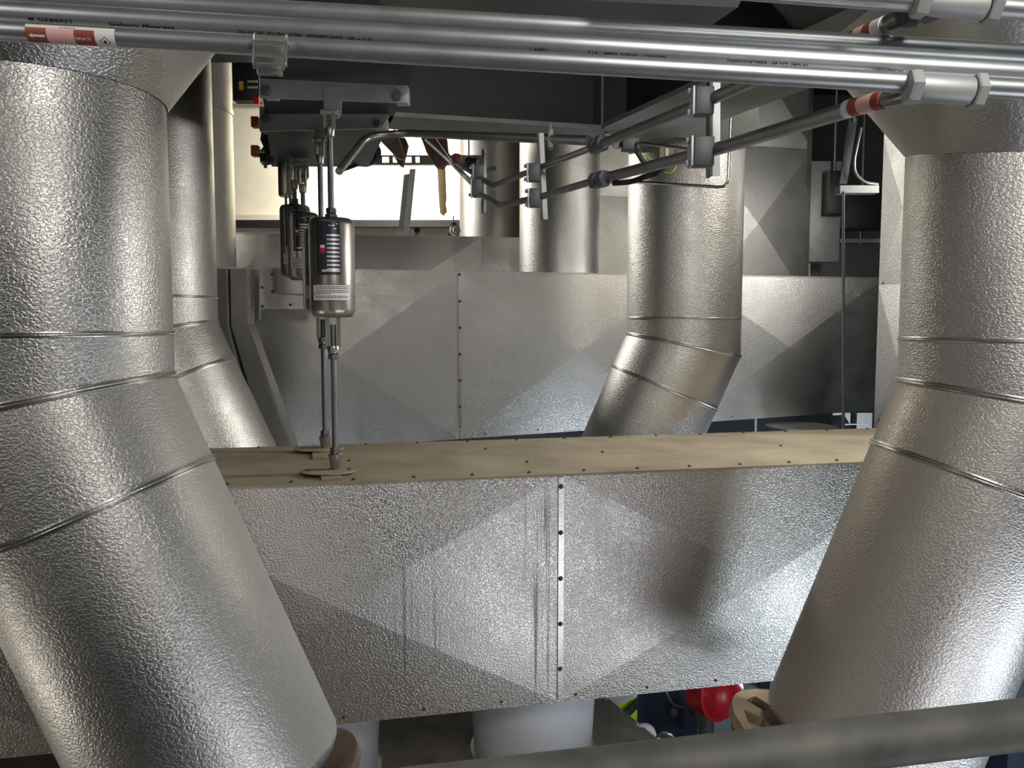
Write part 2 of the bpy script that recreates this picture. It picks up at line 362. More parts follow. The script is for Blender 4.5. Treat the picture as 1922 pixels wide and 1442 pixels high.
# vertical ducts -----------------------------------------------------
def vduct(label, pl, pr, d, z0, z1, depth, nseg, yaw=14, rise=.06):
    A = P(pl, 600, d); A.z = 0; aa = Vector((math.cos(R_(yaw)), math.sin(R_(yaw)), 0)); n = Vector((aa.y, -aa.x, 0))
    q0 = PP(pr, 600, A, n); wd = (Vector((q0.x, q0.y, 0))-A).length
    t = thing('vertical_duct', label, 'duct', Vector((A.x, A.y, CZ+z0)))
    def q(u, z, v=0): p = A+aa*u-n*v; return Vector((p.x, p.y, CZ+z))
    MB().hexa([q(0,z0,.011),q(wd,z0,.011),q(wd,z0,depth),q(0,z0,depth),q(0,z1,.011),q(wd,z1,.011),q(wd,z1,depth),q(0,z1,depth)]).build('core', ALU_F, t, sm=False)
    for i in range(nseg):
        za, zb = z0+(z1-z0)*i/nseg+.002, z0+(z1-z0)*(i+1)/nseg-.002
        panel('panel', q(0,za), q(wd,za), q(wd,zb), q(0,zb), n, rise, t, ALU_F)
    MB().box(q(wd-.03, (z0+z1)/2, -.003), aa*.025, n*.003, Vector((0,0,(z1-z0)/2))).build('corner_angle', ALU_B, t, sm=False)
    return t, q, wd, n
v1, vq1, w1_, nn1 = vduct('upright rectangular duct behind the middle right round pipe, crease meets its edge', 1305, 1515, 7.25, .2, 3.0, .35, 2)
v3, vq3, w3_, nn3 = vduct('upright rectangular duct between the two middle round pipes, mostly dim', 1122, 1280, 7.25, .2, 3.0, .35, 3)
v2, vq2, w2_, nn2 = vduct('tall upright duct at right whose creased left side shows beside the round pipe', 1742, 2150, 4.5, -.66, 2.0, .435, 3, 12)
va, vb_ = vq2(0, -.66, .435), vq2(0, -.66, 0); vside = (va-vb_).normalized(); vn = Vector((-vside.y, vside.x, 0))
for k in range(3):
    z0_, z1_ = -.66+2.66*k/3+.002, -.66+2.66*(k+1)/3-.002
    panel('side_panel', va+Vector((0,0,z0_+.66)), vb_+Vector((0,0,z0_+.66)), vb_+Vector((0,0,z1_+.66)), va+Vector((0,0,z1_+.66)), vn, .02, v2, ALU_F)
screws([va+Vector((0,0,.06))-vside*.05, va+Vector((0,0,.9))-vside*.04], vn, v2, .006)

# ================================================================== ROUND CLAD PIPES
def axis_at(px, py, side, d, Rr):
    """xy of a vertical axis whose silhouette edge (side=+1 right edge, -1 left) lies at the pixel"""
    r = ray(px, py); phi = math.atan2(r.x, r.y)
    D = d/max(.2, math.cos(phi))
    for _ in range(6):
        c = phi - side*math.asin(Rr/D); D = d/math.cos(c)
    return Vector((math.sin(c)*D, math.cos(c)*D, 0))
def cylseg(mb, o, d, Rr, pA, nA, pB, nB, seg=72, shell=True):
    """cylinder about axis (o,d) cut by two planes"""
    d = Vector(d).normalized(); e1 = Vector((0, -1, 0)); e1 = (e1-d*e1.dot(d)).normalized(); e2 = d.cross(e1)
    ra, rb = [], []
    for k in range(seg):
        g = o+(e1*math.cos(2*math.pi*k/seg)+e2*math.sin(2*math.pi*k/seg))*Rr
        ra.append(g+d*((pA-g).dot(nA)/d.dot(nA))); rb.append(g+d*((pB-g).dot(nB)/d.dot(nB)))
    mb.add(ra+rb, [(k, (k+1) % seg, seg+(k+1) % seg, seg+k) for k in range(seg)])
    return ra, rb
def bead_ring(pts, ctr, parent, r=.006):
    mb = MB(); n = len(pts); seg = 8; vs = []
    for i in range(n):
        t = (pts[(i+1) % n]-pts[i-1]).normalized(); o = (pts[i]-ctr); o = (o-t*o.dot(t)).normalized(); b = t.cross(o)
        for (h, v) in ((0,-1.6),(1.0,-1.5),(1.15,-.9),(.35,-.2),(.35,.2),(1.3,.9),(1.15,1.6),(0,1.7)):
            vs.append(pts[i]+o*h*r+b*v*r)
    fs = [(i*seg+k, i*seg+(k+1) % seg, ((i+1) % n)*seg+(k+1) % seg, ((i+1) % n)*seg+k) for i in range(n) for k in range(seg)]
    mb.add(vs, fs); return mb.build('seam_bead', ALU_B, parent, ang=60)
def clad_pipe(label, ax, Rr, ztop, zbead, zmit, tilt, s3, send, mat, mat_low, top_tilt=0, name='clad_pipe', dy=0):
    X = Vector((ax.x, ax.y, 0)); dn = Vector((math.sin(tilt), dy, -math.cos(tilt))).normalized()
    t = thing(name, label, 'pipe', Vector((ax.x, ax.y, CZ+zmit)))
    M = X+Vector((0,0,CZ+zmit)); up = Vector((0,0,1)); mn = (up-dn).normalized()
    T = X+Vector((0,0,CZ+ztop)); tn = Vector((0, top_tilt, 1)).normalized()
    Bd = X+Vector((0,0,CZ+zbead))
    mb = MB(); cylseg(mb, X, up, Rr, T, tn, Bd, up); mb.build('upper_section', mat, t, ang=60)
    mb = MB(); ra, rb = cylseg(mb, X, up, Rr, Bd, up, M, mn); mb.build('elbow_section', mat, t, ang=60)
    bead_ring(ra, Bd, t, Rr*.013); bead_ring(rb, M, t, Rr*.018)
    S3 = M+dn*s3; E = M+dn*send
    mb = MB(); ra, rb = cylseg(mb, M, dn, Rr, M, mn, S3, dn); mb.build('elbow_section', mat_low, t, ang=60)
    bead_ring(rb, S3, t, Rr*.018)
    mb = MB(); ra, rb = cylseg(mb, M, dn, Rr, S3, dn, E, dn)
    # rounded end closing on the flange
    prev = rb
    for k, (dr, ds) in enumerate(((.985,.018),(.95,.034),(.86,.045),(.62,.05))):
        cur = [E+(p-E)*dr+dn*ds for p in rb]; n = len(cur)
        mb.add(prev+cur, [(i, (i+1) % n, n+(i+1) % n, n+i) for i in range(n)]); prev = cur
    lo = mb.build('lower_section', mat_low, t, ang=60)
    bm = bmesh.new(); bm.from_mesh(lo.data); bmesh.ops.remove_doubles(bm, verts=bm.verts, dist=1e-4); bmesh.ops.recalc_face_normals(bm, faces=bm.faces); bm.to_mesh(lo.data); bm.free()
    return t, M, dn, E
RP = .35
axL = axis_at(328, 690, 1, 2.30, RP); axR = axis_at(1686, 640, -1, 2.75, RP)
axC = axis_at(1176, 600, -1, 5.0, RP); axF = axis_at(409, 580, 1, 4.45, RP)
pL, mL, dL, eL = clad_pipe('huge embossed aluminium pipe filling the left edge, bending down to the right', axL, RP, .63, -.03, -.225, R_(23.4), .345, 1.25, ALU, ALU_G)
pR, mR, dR, eR = clad_pipe('big aluminium pipe at the right edge, dusty lower leg bending down left', axR, RP, .565, -.055, -.265, -R_(20.5), .30, 1.30, ALU, ALU_D, -.17)
pC, *_ = clad_pipe('aluminium pipe right of centre with tubing crossing in front, bending down left', axC, RP, 1.7, .03, -.14, -R_(23), .29, 1.6, ALU, ALU)
pF, *_ = clad_pipe('aluminium pipe half hidden behind the left edge pipe, bending down right', axF, RP, 1.9, .14, -.07, R_(24), .30, 1.6, ALU, ALU)
def straight_pipe(label, px, side, d, z0, z1, Rr=.35, seam=None):
    ax = axis_at(px, 450, side, d, Rr); t = thing('clad_pipe', label, 'pipe', Vector((ax.x, ax.y, CZ+z0)))
    b = Vector((ax.x, ax.y, CZ+z0)); zs = [0]+([seam-z0] if seam else [])+[z1-z0]
    for i in range(len(zs)-1):
        MB().lathe(b, (0,0,1), [(zs[i], Rr-.01*i*0), (zs[i+1], Rr)], 64).build('section', ALU, t, ang=60)
    if seam: MB().lathe(b, (0,0,1), [(seam-z0-.02, Rr), (seam-z0-.018, Rr+.008), (seam-z0+.018, Rr+.008), (seam-z0+.02, Rr)], 64).build('seam_bead', ALU_B, t, ang=60)
    return t
straight_pipe('bright edged upright pipe just left of the cream wall, behind the bent pipe', 443, 1, 6.9, .395, 3.2, seam=1.78)
straight_pipe('upright aluminium pipe in the middle, nearer of two left of the lit bent pipe', 975, -1, 7.1, .2, 3.2)
straight_pipe('rear upright pipe standing on the rear duct beside the cream wall', 863, -1, 8.5, .80, 3.4)

# square-to-round hoppers on top of the two near pipes
def hopper(label, ax, Rr, zr, tilt, half, rise, yaw, zbox, mat):
    t = thing('duct_hopper', label, 'duct transition', Vector((ax.x, ax.y, CZ+zr)))
    aa = Vector((math.cos(R_(yaw)), math.sin(R_(yaw)), 0)); nb = Vector((-aa.y, aa.x, 0)); n = 64
    rim = []; c0 = Vector((ax.x, ax.y, CZ+zr))
    for k in range(n):
        th = 2*math.pi*k/n+math.pi/4; p = c0+(aa*math.cos(th)+nb*math.sin(th))*(Rr+.004); p.z += -tilt*(p.y-ax.y); rim.append(p)
    cor = [c0+(aa*sx+nb*sy)*half+Vector((0,0,rise)) for sx, sy in ((1,1),(-1,1),(-1,-1),(1,-1))]
    vs = rim+cor; fs = []
    for j in range(4):                                            # corner fan j, then flat triangle between corners
        for k in range(n//4):
            i0 = (j*n//4+k-n//8) % n; fs.append((i0, (i0+1) % n, n+j))
        fs.append(((j*n//4+n//8) % n, n+(j+1) % 4, n+j))
    mb = MB().add(vs, fs); mb.build('cone_sheet', mat, t, ang=20)
    top = [c+Vector((0,0,zbox)) for c in cor]
    MB().add(cor+top, [(i, (i+1) % 4, 4+(i+1) % 4, 4+i) for i in range(4)]).build('box_section', mat, t, sm=False)
    return t
hL = hopper('flared square hopper on top of the left edge pipe, bright upper left facet', axL, RP, .63, 0, .78, .95, 8, .40, ALU_P)
hR = hopper('flared square hopper above the right edge pipe, brownish smooth flat sides', axR, RP, .565, -.17, .78, 1.0, 4, .40, ALU_F)

# cladding returns beside the far left pipe
def strip(parent, name, poly, d, off=.05, mat=None):
    return MB().prism([P(x, y, d) for x, y in poly], (0, off, 0)).build(name, mat or ALU_F, parent, sm=False)
cb = thing('cladding_return', 'bent seam cover strips running beside the far left pipe down to the duct', 'cladding trim', P(500, 850, 5.2))
strip(cb, 'front_strip', [(432,505),(459,505),(461,608),(552,862),(508,862),(434,612)], 5.15, .10)
strip(cb, 'edge_lip', [(459,505),(463,505),(465,607),(557,862),(551,862),(460,609)], 5.11, .14, ALU_B)
strip(cb, 'side_strip', [(407,505),(424,505),(426,612),(490,862),(474,862),(409,612)], 5.28, .08)
strip(cb, 'gap_shade_strip', [(422,505),(434,505),(436,612),(512,862),(488,862),(424,612)], 5.34, .03, RUBBER)  # black strip standing in for the shaded gap between the two strips
ap = thing('corner_bracket', 'small bright folded corner sheet with screws behind the spring cans', 'bracket', P(530, 560, 5.3))
strip(ap, 'angle_sheet', [(463,505),(486,505),(486,600),(463,600)], 5.32, .05)
strip(ap, 'corner_sheet', [(488,505),(511,505),(513,553),(590,556),(590,580),(488,580)], 5.26, .06, ALU_F)
strip(ap, 'step_sheet', [(512,505),(590,505),(590,552),(514,550)], 5.33, .02, ALU_F)
screws([P(x, y, 5.255) for x, y in ((492,540),(510,515),(511,547),(492,575),(545,572))], (0,-1,0), ap, .006)

# ================================================================== OVERHEAD STEEL
ZF = 1.02
def beam_flange(mb, poly, th=.025, z=ZF): mb.prism([PZ(x, y, z) for x, y in poly], (0,0,th))
# wide beam A running away from the eye
ba = thing('steel_beam', 'wide dark steel beam overhead carrying the two hanger crossbars', 'beam', PZ(600, 313, ZF))
LA0, LA1 = PZ(489, 150, ZF), PZ(510, 313, ZF); RA0, RA1 = PZ(765, 165, ZF), PZ(692, 313, ZF)
def ext(p, q, t): return p+(q-p)*t
L0, R0 = ext(LA0, LA1, -.75), ext(RA0, RA1, -.75)
MB().prism([L0, LA1, RA1, R0], (0,0,.03)).build('bottom_flange', STEEL_D, ba, sm=False)
cm0, cm1 = (L0+R0)/2, (LA1+RA1)/2; sd = Vector(((cm1-cm0).y, -(cm1-cm0).x, 0)).normalized()*.012
LZ = Vector((0,0,.028)); MB().hexa([p+LZ for p in (cm0-sd, cm1-sd, cm1+sd, cm0+sd)]+[p+Vector((0,0,.55)) for p in (cm0-sd, cm1-sd, cm1+sd, cm0+sd)]).build('web', STEEL_D, ba, sm=False)
MB().prism([p+Vector((0,0,.55)) for p in (L0, LA1, RA1, R0)], (0,0,.03)).build('top_flange', STEEL_D, ba, sm=False)
# cross beam
bx = thing('steel_beam', 'cross beam overhead with pale lower flange and dark green web', 'beam', PZ(1130, 262, ZF))
xa, xb = PZ(700, 216, ZF), PZ(1136, 243, ZF); xc, xd_ = PZ(1136, 270, ZF), PZ(706, 241, ZF)
MB().prism([xa, xb, xc, xd_], (0,0,.022)).build('bottom_flange', STEEL, bx, sm=False)
w0, w1v = (xa+xd_)/2, (xb+xc)/2; w1v = w0+(w1v-w0)*1.75; wd_ = (w1v-w0).normalized(); wn = Vector((wd_.y, -wd_.x, 0))*.01  # web lengthened past the long beam, added dark backing for the gap
LZ = Vector((0,0,.02)); MB().hexa([p+LZ for p in (w0-wn, w1v-wn, w1v+wn, w0+wn)]+[p+Vector((0,0,.95)) for p in (w0-wn, w1v-wn, w1v+wn, w0+wn)]).build('web', STEEL_D, bx, sm=False)
for px in (1114,):
    q = PP(px, 200, w0, Vector((wn.x, wn.y, 0)).normalized()); q.z = CZ+ZF
    MB().box(q+wn.normalized()*.07+Vector((0,0,.45)), wd_*.006, wn.normalized()*.06, Vector((0,0,.43))).build('stiffener', STEEL, bx, sm=False)
# long beam coming toward the right
bc = thing('steel_beam', 'long grey steel beam coming from the centre to the upper right corner', 'beam', PZ(1180, 290, ZF))
c0, c1_ = PZ(1132, 240, ZF), PZ(1330, 148, ZF); e0, e1_ = PZ(1182, 290, ZF), PZ(1540, 160, ZF)
dirc = ((c1_-c0).normalized()+(e1_-e0).normalized()).normalized()
c9 = c0+dirc*2.6; e9 = e0+dirc*2.6; 
MB().prism([c0, c9, e9, e0], (0,0,.025)).build('bottom_flange', STEEL, bc, sm=False)
k0, k1 = (c0+e0)/2, (c9+e9)/2; sn = Vector((dirc.y, -dirc.x, 0))*.01
LZ = Vector((0,0,.024)); MB().hexa([p+LZ for p in (k0-sn, k1-sn, k1+sn, k0+sn)]+[p+Vector((0,0,.95)) for p in (k0-sn, k1-sn, k1+sn, k0+sn)]).build('web', STEEL_D, bc, sm=False)
MB().prism([p+Vector((0,0,.95)) for p in (c0, c9, e9, e0)], (0,0,.025)).build('top_flange', STEEL_D, bc, sm=False)
# deck above
dk = MB().hexa([(-2.6,1.0,CZ+2.02),(3.6,.7,CZ+2.02),(3.6,6.4,CZ+2.02),(-2.6,6.4,CZ+2.02),(-2.6,1.0,CZ+2.06),(3.6,.7,CZ+2.06),(3.6,6.4,CZ+2.06),(-2.6,6.4,CZ+2.06)]).build('deck_plate', CEIL, sm=False)
tag(dk, 'dark steel deck plate lying on the overhead beams', 'deck')
# dark cover plate above the pipes, top edge of picture
tb = MB().prism([P(700,-30,1.9), P(1400,-20,1.9), P(1385,14,1.9), P(990,-4,1.9), P(700,-12,1.9)], (0,.5,.1)).build('cover_plate', RUBBER, sm=False)
tag(tb, 'black flat plate edge above the top pipes at the upper border', 'plate')

# ================================================================== SPRING HANGERS
def hexa_nut(mb, o, d, r, h): mb.lathe(o, d, [(0, r*.9), (h*.1, r), (h*.9, r), (h, r*.9)], 6)
def crossbar(label, poly, tab, d, eye, grp=None):
    t = thing('hanger_crossbar', label, 'bracket', P(poly[0][0], poly[0][1], d))
    bar = MB().prism([P(x, y, d) for x, y in poly], (0, .016, 0)).build('bar', PLATE, t, sm=False)
    tp = [P(x, y, d-.004) for x, y in tab]; MB().prism(tp, (0, .012, 0)).build('lug', PLATE, t, sm=False)
    xs = sorted(p[0] for p in poly)
    for x, y in ((xs[0]+12, poly[0][1]+24), (xs[-1]-22, poly[0][1]+34)):
        mb = MB(); hexa_nut(mb, P(x, y, d-.002), (0,-1,0), .022, .022); mb.build('bolt', ROD, bar)
        MB().box(P(x+10, y+2, d+.05), (.028,0,0), (0,.03,0), (0,0,.03)).build('beam_clip', PLATE, t, bevel=.004)
    return t
crossbar('galvanised crossbar plate under the wide beam, higher of two', [(488,147),(766,161),(768,168),(747,192),(488,183)],
    [(606,160),(642,162),(641,182),(640,212),(634,221),(624,224),(614,221),(608,212),(607,182)], 3.34, None)
crossbar('galvanised crossbar plate under the wide beam, lower and shorter of two', [(487,200),(729,212),(730,217),(716,241),(487,246)],
    [(590,240),(625,240),(622,262),(615,272),(605,275),(596,272),(591,262)], 3.92, None)

def bend_on_cyl(o, C, A, r, e1, e2, th0=0):
    """wrap a flat object (x along, y around) on a cylinder"""
    for v in o.data.vertices:
        th = th0+v.co.y/r; rr = r+v.co.z
        p = C+A*v.co.x+(e1*math.cos(th)+e2*math.sin(th))*rr
        v.co = p
def rect(name, x0, x1, y0, y1, z, mat, nx=2, ny=6, shape=None):
    me = bpy.data.meshes.new(name); vs = []; fs = []
    for j in range(ny+1):
        for i in range(nx+1): vs.append((x0+(x1-x0)*i/nx, y0+(y1-y0)*j/ny, z))
    for j in range(ny):
        for i in range(nx): q = j*(nx+1)+i; fs.append((q, q+1, q+nx+2, q+nx+1))
    me.from_pydata(vs, [], fs); me.materials.append(mat)
    o = bpy.data.objects.new(name, me); COL.objects.link(o); return o
def polyflat(name, pts, z, mat):
    me = bpy.data.meshes.new(name); bm = bmesh.new(); bm.faces.new([bm.verts.new((x, y, z)) for x, y in pts]); bmesh.ops.triangulate(bm, faces=bm.faces); bmesh.ops.subdivide_edges(bm, edges=bm.edges, cuts=5, use_grid_fill=True)
    bm.to_mesh(me); bm.free(); me.materials.append(mat); o = bpy.data.objects.new(name, me); COL.objects.link(o); return o
def text(name, s, size, x, y, z, mat, sx=1.0, off=0):
    cu = bpy.data.curves.new(name, 'FONT'); cu.body = s; cu.size = size; cu.offset = off; cu.resolution_u = 3
    ob = bpy.data.objects.new(name, cu); COL.objects.link(ob)
    dg = bpy.context.evaluated_depsgraph_get(); me = bpy.data.meshes.new_from_object(ob.evaluated_get(dg))
    bpy.data.objects.remove(ob)
    for v in me.vertices: v.co = Vector((x+v.co.x*sx, y+v.co.y, z))
    me.materials.clear(); me.materials.append(mat)
    o = bpy.data.objects.new(name, me); COL.objects.link(o); return o
def reparent(o, p):
    off = parent_loc(p)
    for v in o.data.vertices: v.co = v.co-off
    o.parent = p
def join_flat(name, objs):                                         # several flat prints become one print
    vs, fs, mi, mats = [], [], [], []
    for o in objs:
        b = len(vs); vs += [v.co.copy() for v in o.data.vertices]
        mt = o.data.materials[0]
        if mt not in mats: mats.append(mt)
        for p in o.data.polygons: fs.append([b+i for i in p.vertices]); mi.append(mats.index(mt))
        bpy.data.objects.remove(o)
    me = bpy.data.meshes.new(name); me.from_pydata(vs, [], fs)
    for mt in mats: me.materials.append(mt)
    for p, k in zip(me.polygons, mi): p.material_index = k
    o = bpy.data.objects.new(name, me); COL.objects.link(o); return o

def clevis(parent, top, h, wd=.030, gap=.017, up=True, mat=None):
    """fork: two cheeks, a pin and a threaded socket. top = eye, hangs down by h"""
    mb = MB(); s = -1 if up else 1; top = Vector(top)
    for k in (-1, 1):
        mb.box(top+Vector((k*gap, 0, s*h*.32)), (.005,0,0), (0,wd*.5,0), (0,0,h*.36))
    mb.lathe(top+Vector((0,0,s*h*.62)), (0,0,s), [(0,.022),(.01,.024),(h*.34,.020),(h*.38,.012)], 12)
    mb.build('clevis', mat or HANG, parent, bevel=0)
    MB().tube([top+Vector((-.035,0,0)), top+Vector((.035,0,0))], .011, 10).build('clevis_pin', PLATE, parent)
def hanger(label, px, d, ybody0, ybody1, rb, ytop, ybot, yct, ycb, plates=True, rr=.0125, turn=True):
    X = P(px, 600, d)
    def at(y): p = P(px, y, d); return Vector((X.x, X.y, p.z))
    z0, z1 = at(ybody1).z, at(ybody0).z; base = at(ybot)
    t = thing('spring_hanger', label, 'spring hanger', base, 'spring hangers hung below the wide beam')
    c = Vector((X.x, X.y, z0)); h = z1-z0
    body = MB().lathe(c, (0,0,1), [(0, rb*.72), (.004, rb*.84), (.014, rb*.95), (.032, rb), (h-.03, rb), (h-.012, rb*.95), (h-.003, rb*.85), (h, rb*.6), (h-.004, rb*.3)], 48).build('can', HANG, t, ang=50)
    # upper rod with lock nut, lower turnbuckle and rod
    MB().tube([at(yct+10), Vector((X.x, X.y, z1-.01))], rr, 14).build('upper_rod', ROD, t)
    mb = MB(); hexa_nut(mb, Vector((X.x, X.y, z1-.004)), (0,0,1), .026, .022); hexa_nut(mb, Vector((X.x, X.y, z1+.02)), (0,0,1), .022, .022); mb.build('lock_nut', ROD, t)
    clevis(t, at(yct-32), abs(at(yct-32).z-at(yct+14).z))
    if turn:
        ty = z0; tl = .10*1.25
        mb = MB()
        for k in (-1, 1): mb.box(Vector((X.x+k*.024, X.y, ty-tl*.5)), (.0065,0,0), (0,.012,0), (0,0,tl*.5))
        mb.lathe(Vector((X.x, X.y, ty-tl-.028)), (0,0,1), [(0,.018),(.004,.024),(.028,.028),(.034,.026)], 12)
        mb.build('turnbuckle', HANG, t)
        mb = MB(); hexa_nut(mb, Vector((X.x, X.y, ty-tl-.05)), (0,0,1), .024, .022); mb.build('lock_nut', ROD, t)
        MB().tube([Vector((X.x, X.y, ty-.03)), at(ycb)], rr, 14).build('lower_rod', ROD, t)
        mb = MB(); hexa_nut(mb, at(ycb), (0,0,1), .022, .03)
        mb.build('lock_nut', ROD, t)
        hb = at(ycb).z-base.z
        MB().lathe(base+Vector((0,0,.0)), (0,0,1), [(0,.012),(.01,.016),(hb*.5,.024),(hb*.8,.028),(hb,.030),(hb+.004,.02)], 14).build('end_clevis', HANG, t)
    if plates:
        A = Vector((0,0,1)); e1 = Vector((-X.x, -X.y, 0)).normalized(); e2 = Vector((e1.y, -e1.x, 0))*1
        # x along up, y around: screen left is +th
        e2 = Vector((-e1.y, e1.x, 0)); 
        if e2.x < 0: e2 = -e2                                      # e2 points screen right
        C = Vector((X.x, X.y, z0))
        pr = []
        v0, v1 = h*.42, h*.945
        pr.append(rect('a', v0, v1, -.048, .034, .0012, PLATEK, 2, 12))
        pr.append(rect('a', v0, v1, -.062, -.052, .0012, INK, 2, 3))
        for k in range(9):
            y = v0+.018+(v1-v0-.075)*k/8.2
            pr.append(rect('a', y, y+.0085, -.020, .031, .0016, PLATEW, 1, 8))
        pr.append(rect('a', v0+.012, v0+.021, -.042, .031, .0016, PLATEW, 1, 8))
        pr.append(rect('a', v0+.088, v0+.108, -.046, -.026, .0017, RED, 1, 4)); pr.append(rect('a', v0+.108, v0+.120, -.046, -.028, .0017, PAPER, 1, 4))
        for (yy, xx) in ((.015,-.012),(.015,.002),(.028,.010),(.008,.018)):
            pr.append(rect('a', v1-yy-.004, v1-yy, xx, xx+.009, .0017, PLATEW, 1, 2))
        rp = join_flat('rating_plate', pr); bend_on_cyl(rp, C, A, rb, e1, e2); reparent(rp, body)
        pr = [rect('a', h*.165, h*.325, -.088, .079, .0008, INK, 2, 16), rect('a', h*.17, h*.32, -.086, .077, .0012, PAPER, 2, 16)]
        lines = [.30, .283, .262, .246, .230, .205, .190]
        for i, l in enumerate(lines):
            x0 = -.074; e = .07 if i not in (4,) else -.01
            while x0 < e:
                wlen = random.uniform(.006, .014); pr.append(rect('a', h*l, h*l+.0028, x0, min(e, x0+wlen), .0015, INK, 1, 2)); x0 += wlen+.002
        pr.append(rect('a', h*.222, h*.24, -.083, -.078, .0015, INK, 1, 2))
        wp = join_flat('instruction_label', pr); bend_on_cyl(wp, C, A, rb, e1, e2); reparent(wp, body)
    return t
hanger('front spring hanger can with long lower rod, nearest of the cluster', 625, 3.35, 412, 596, .094, 205, 892, 250, 856)
hanger('second spring hanger, mostly covered by the front can', 606, 3.93, 432, 588, .092, 255, 849, 300, 822)
hanger('third spring hanger behind, label facing, left of the front can', 573, 4.75, 402, 527, .092, 320, 628, 352, 610, turn=False)
hanger('fourth and leftmost spring hanger can, tallest on the pale wall', 558, 5.05, 388, 521, .094, 320, 628, 345, 610, turn=False)
# small upper can hung beneath the beam end
uc_ = thing('spring_can', 'small gold edged spring can hanging from the beam end', 'spring hanger', P(540, 370, 5.2))
b_ = P(540, 370, 5.2)
MB().lathe(b_, (0,0,1), [(0,.045),(.006,.055),(.02,.058),(.24,.058),(.25,.05)], 32).build('can', HANG, uc_)
for dx in (-.012, .016): MB().tube([b_+Vector((dx,0,.01)), b_+Vector((dx,0,-.09))], .008, 10).build('rod', ROD, uc_)
bk_ = thing('hanger_lug', 'rounded lug and fork beside the small gold edged can', 'bracket', P(566, 345, 5.0))
MB().lathe(P(566, 330, 5.0), (0,-1,0), [(0,.045),(.012,.045)], 24).build('lug_plate', PLATE, bk_)
MB().box(P(566, 318, 5.01), (.045,0,0), (0,.006,0), (0,0,.05)).build('lug_shank', PLATE, bk_)
MB().lathe(P(566, 332, 4.98), (0,-1,0), [(0,.018),(.02,.018)], 6).build('bolt', ROD, bk_)

# wear plates on the near duct lid
def wear_plate(label, px, py, d, w=.115, tb=.2):
    c = PZ(px, py, ZT); c.z = CZ+ZT+.004
    t = thing('wear_plate', label, 'plate', c)
    pts = []
    for k in range(25):
        th = math.pi+math.pi*k/24; pts.append(c+a_*(w*math.cos(th))-(-n_)*(-.075*math.sin(th))*1)
    poly = [c+a_*(w*math.cos(2*math.pi*k/40))+n_*(.095*math.sin(2*math.pi*k/40)) for k in range(40)]
    for p in poly: p.z = c.z+.003+.010
    disc = MB().prism(poly, (0,0,.005)).build('disc', DUST, t, sm=False)
    q = c+n_*.05
    MB().prism([q-a_*.035, q+a_*.055, q+a_*.055+n_*(tb-.05), q-a_*.025+n_*(tb-.05)], (0,0,.009)).build('tab', DUST, t, sm=False)
    for dx in (-.085, .085): MB().lathe(c+a_*dx+Vector((0,0,.017)), (0,0,1), [(0,.008),(.006,.007)], 8).build('screw', SCREW, disc)
wear_plate('rounded foot plate of the front hanger rod on the dusty lid', 617, 892, 3.35, .115, .135)
wear_plate('rounded foot plate of the rear hanger rod on the dusty lid', 600, 849, 3.93, .12, .24)

# ================================================================== TOP PIPE RUN
def pipe_basis(p0, p1):
    A = (p1-p0).normalized(); mid = (p0+p1)/2; e1 = (CAM-mid); e1 = (e1-A*e1.dot(A)).normalized(); e2 = A.cross(e1)
    if e2.z < 0: e2 = -e2
    return A, e1, e2
def run(label, y0, y1, d, r):
    p0, p1 = P(-120, y0+(y0-y1)*.062, d), P(2060, y1+(y1-y0)*.072, d)
    t = thing('steel_pipe', label, 'pipe', p0, 'parallel steel pipes along the top edge')
    ex = (p1-p0).normalized()*1.6; tb = MB().tube([p0-ex, p1+ex], r, 40).build('tube', PIPE, t)
    return t, p0, p1, tb
t1, q0, q1, tube1 = run('lowest and nearest of the parallel top pipes, with red flow sticker', 57, 168, .95, .0118)
t2, r0, r1, tube2 = run('second top pipe with black printed lettering above the stickered one', 22, 138, 1.0, .0137)
t3, s0, s1v, tube3 = run('third top pipe, dull grey, above the lettered one', -10, 102, 1.05, .0135)
t4 = thing('steel_pipe', 'short bright pipe in the top right corner running into a tee', 'pipe', P(1500, -12, .98), 'parallel steel pipes along the top edge')
v0_, v1_ = P(1150,-38,.98), P(2060, 28, .98); MB().tube([v0_, v1_+(v1_-v0_)*2.5], .0127, 32).build('tube', PIPE, t4)
A1, e11, e21 = pipe_basis(q0, q1)
def ax_x(px, p0, A):                                               # distance along the pipe at a pixel column
    best = None; L = 3.0; lo, hi = 0.0, L
    for _ in range(40):
        m_ = (lo+hi)/2; p = p0+A*m_-CAM; x = 961+F*p.x/p.dot(FWD)
        if x < px: lo = m_
        else: hi = m_
    return lo
# flow sticker on the first pipe
xa_ = ax_x(58, q0, A1); xb_ = ax_x(224, q0, A1); W_ = xb_-xa_; r_ = .0118
h0, h1 = -.0125, .0095
pr = [rect('a', xa_, xb_, h0, h1, .0004, PAPER, 1, 12),
      rect('a', xa_, xa_+W_*.235, h0, h1-.0040, .0006, LRED, 1, 10), rect('a', xa_+W_*.235, xa_+W_*.545, h0, h1-.0040, .0006, LPINK, 1, 10),
      rect('a', xa_+W_*.545, xa_+W_*.775, h0, h1-.0040, .0006, LRED, 1, 10),
      rect('a', xa_+W_*.075, xa_+W_*.215, -.0045, -.0020, .0008, PAPER, 1, 2),
      polyflat('a', [(xa_+W_*.03, -.0033), (xa_+W_*.078, -.0008), (xa_+W_*.078, -.0060)], .0008, PAPER),
      text('a', 'Hydraulic Oil', .0052, xa_+W_*.552, -.0052, .0008, PAPER, .66),
      text('a', 'www.boh-eng.com', .0026, xa_+W_*.38, h1-.0032, .0008, INK, .95)]
cx = xa_+W_*.885; cy = -.0060; s = .0058
dm = [(cx-s*1.15, cy), (cx, cy+s), (cx+s*1.15, cy), (cx, cy-s)]
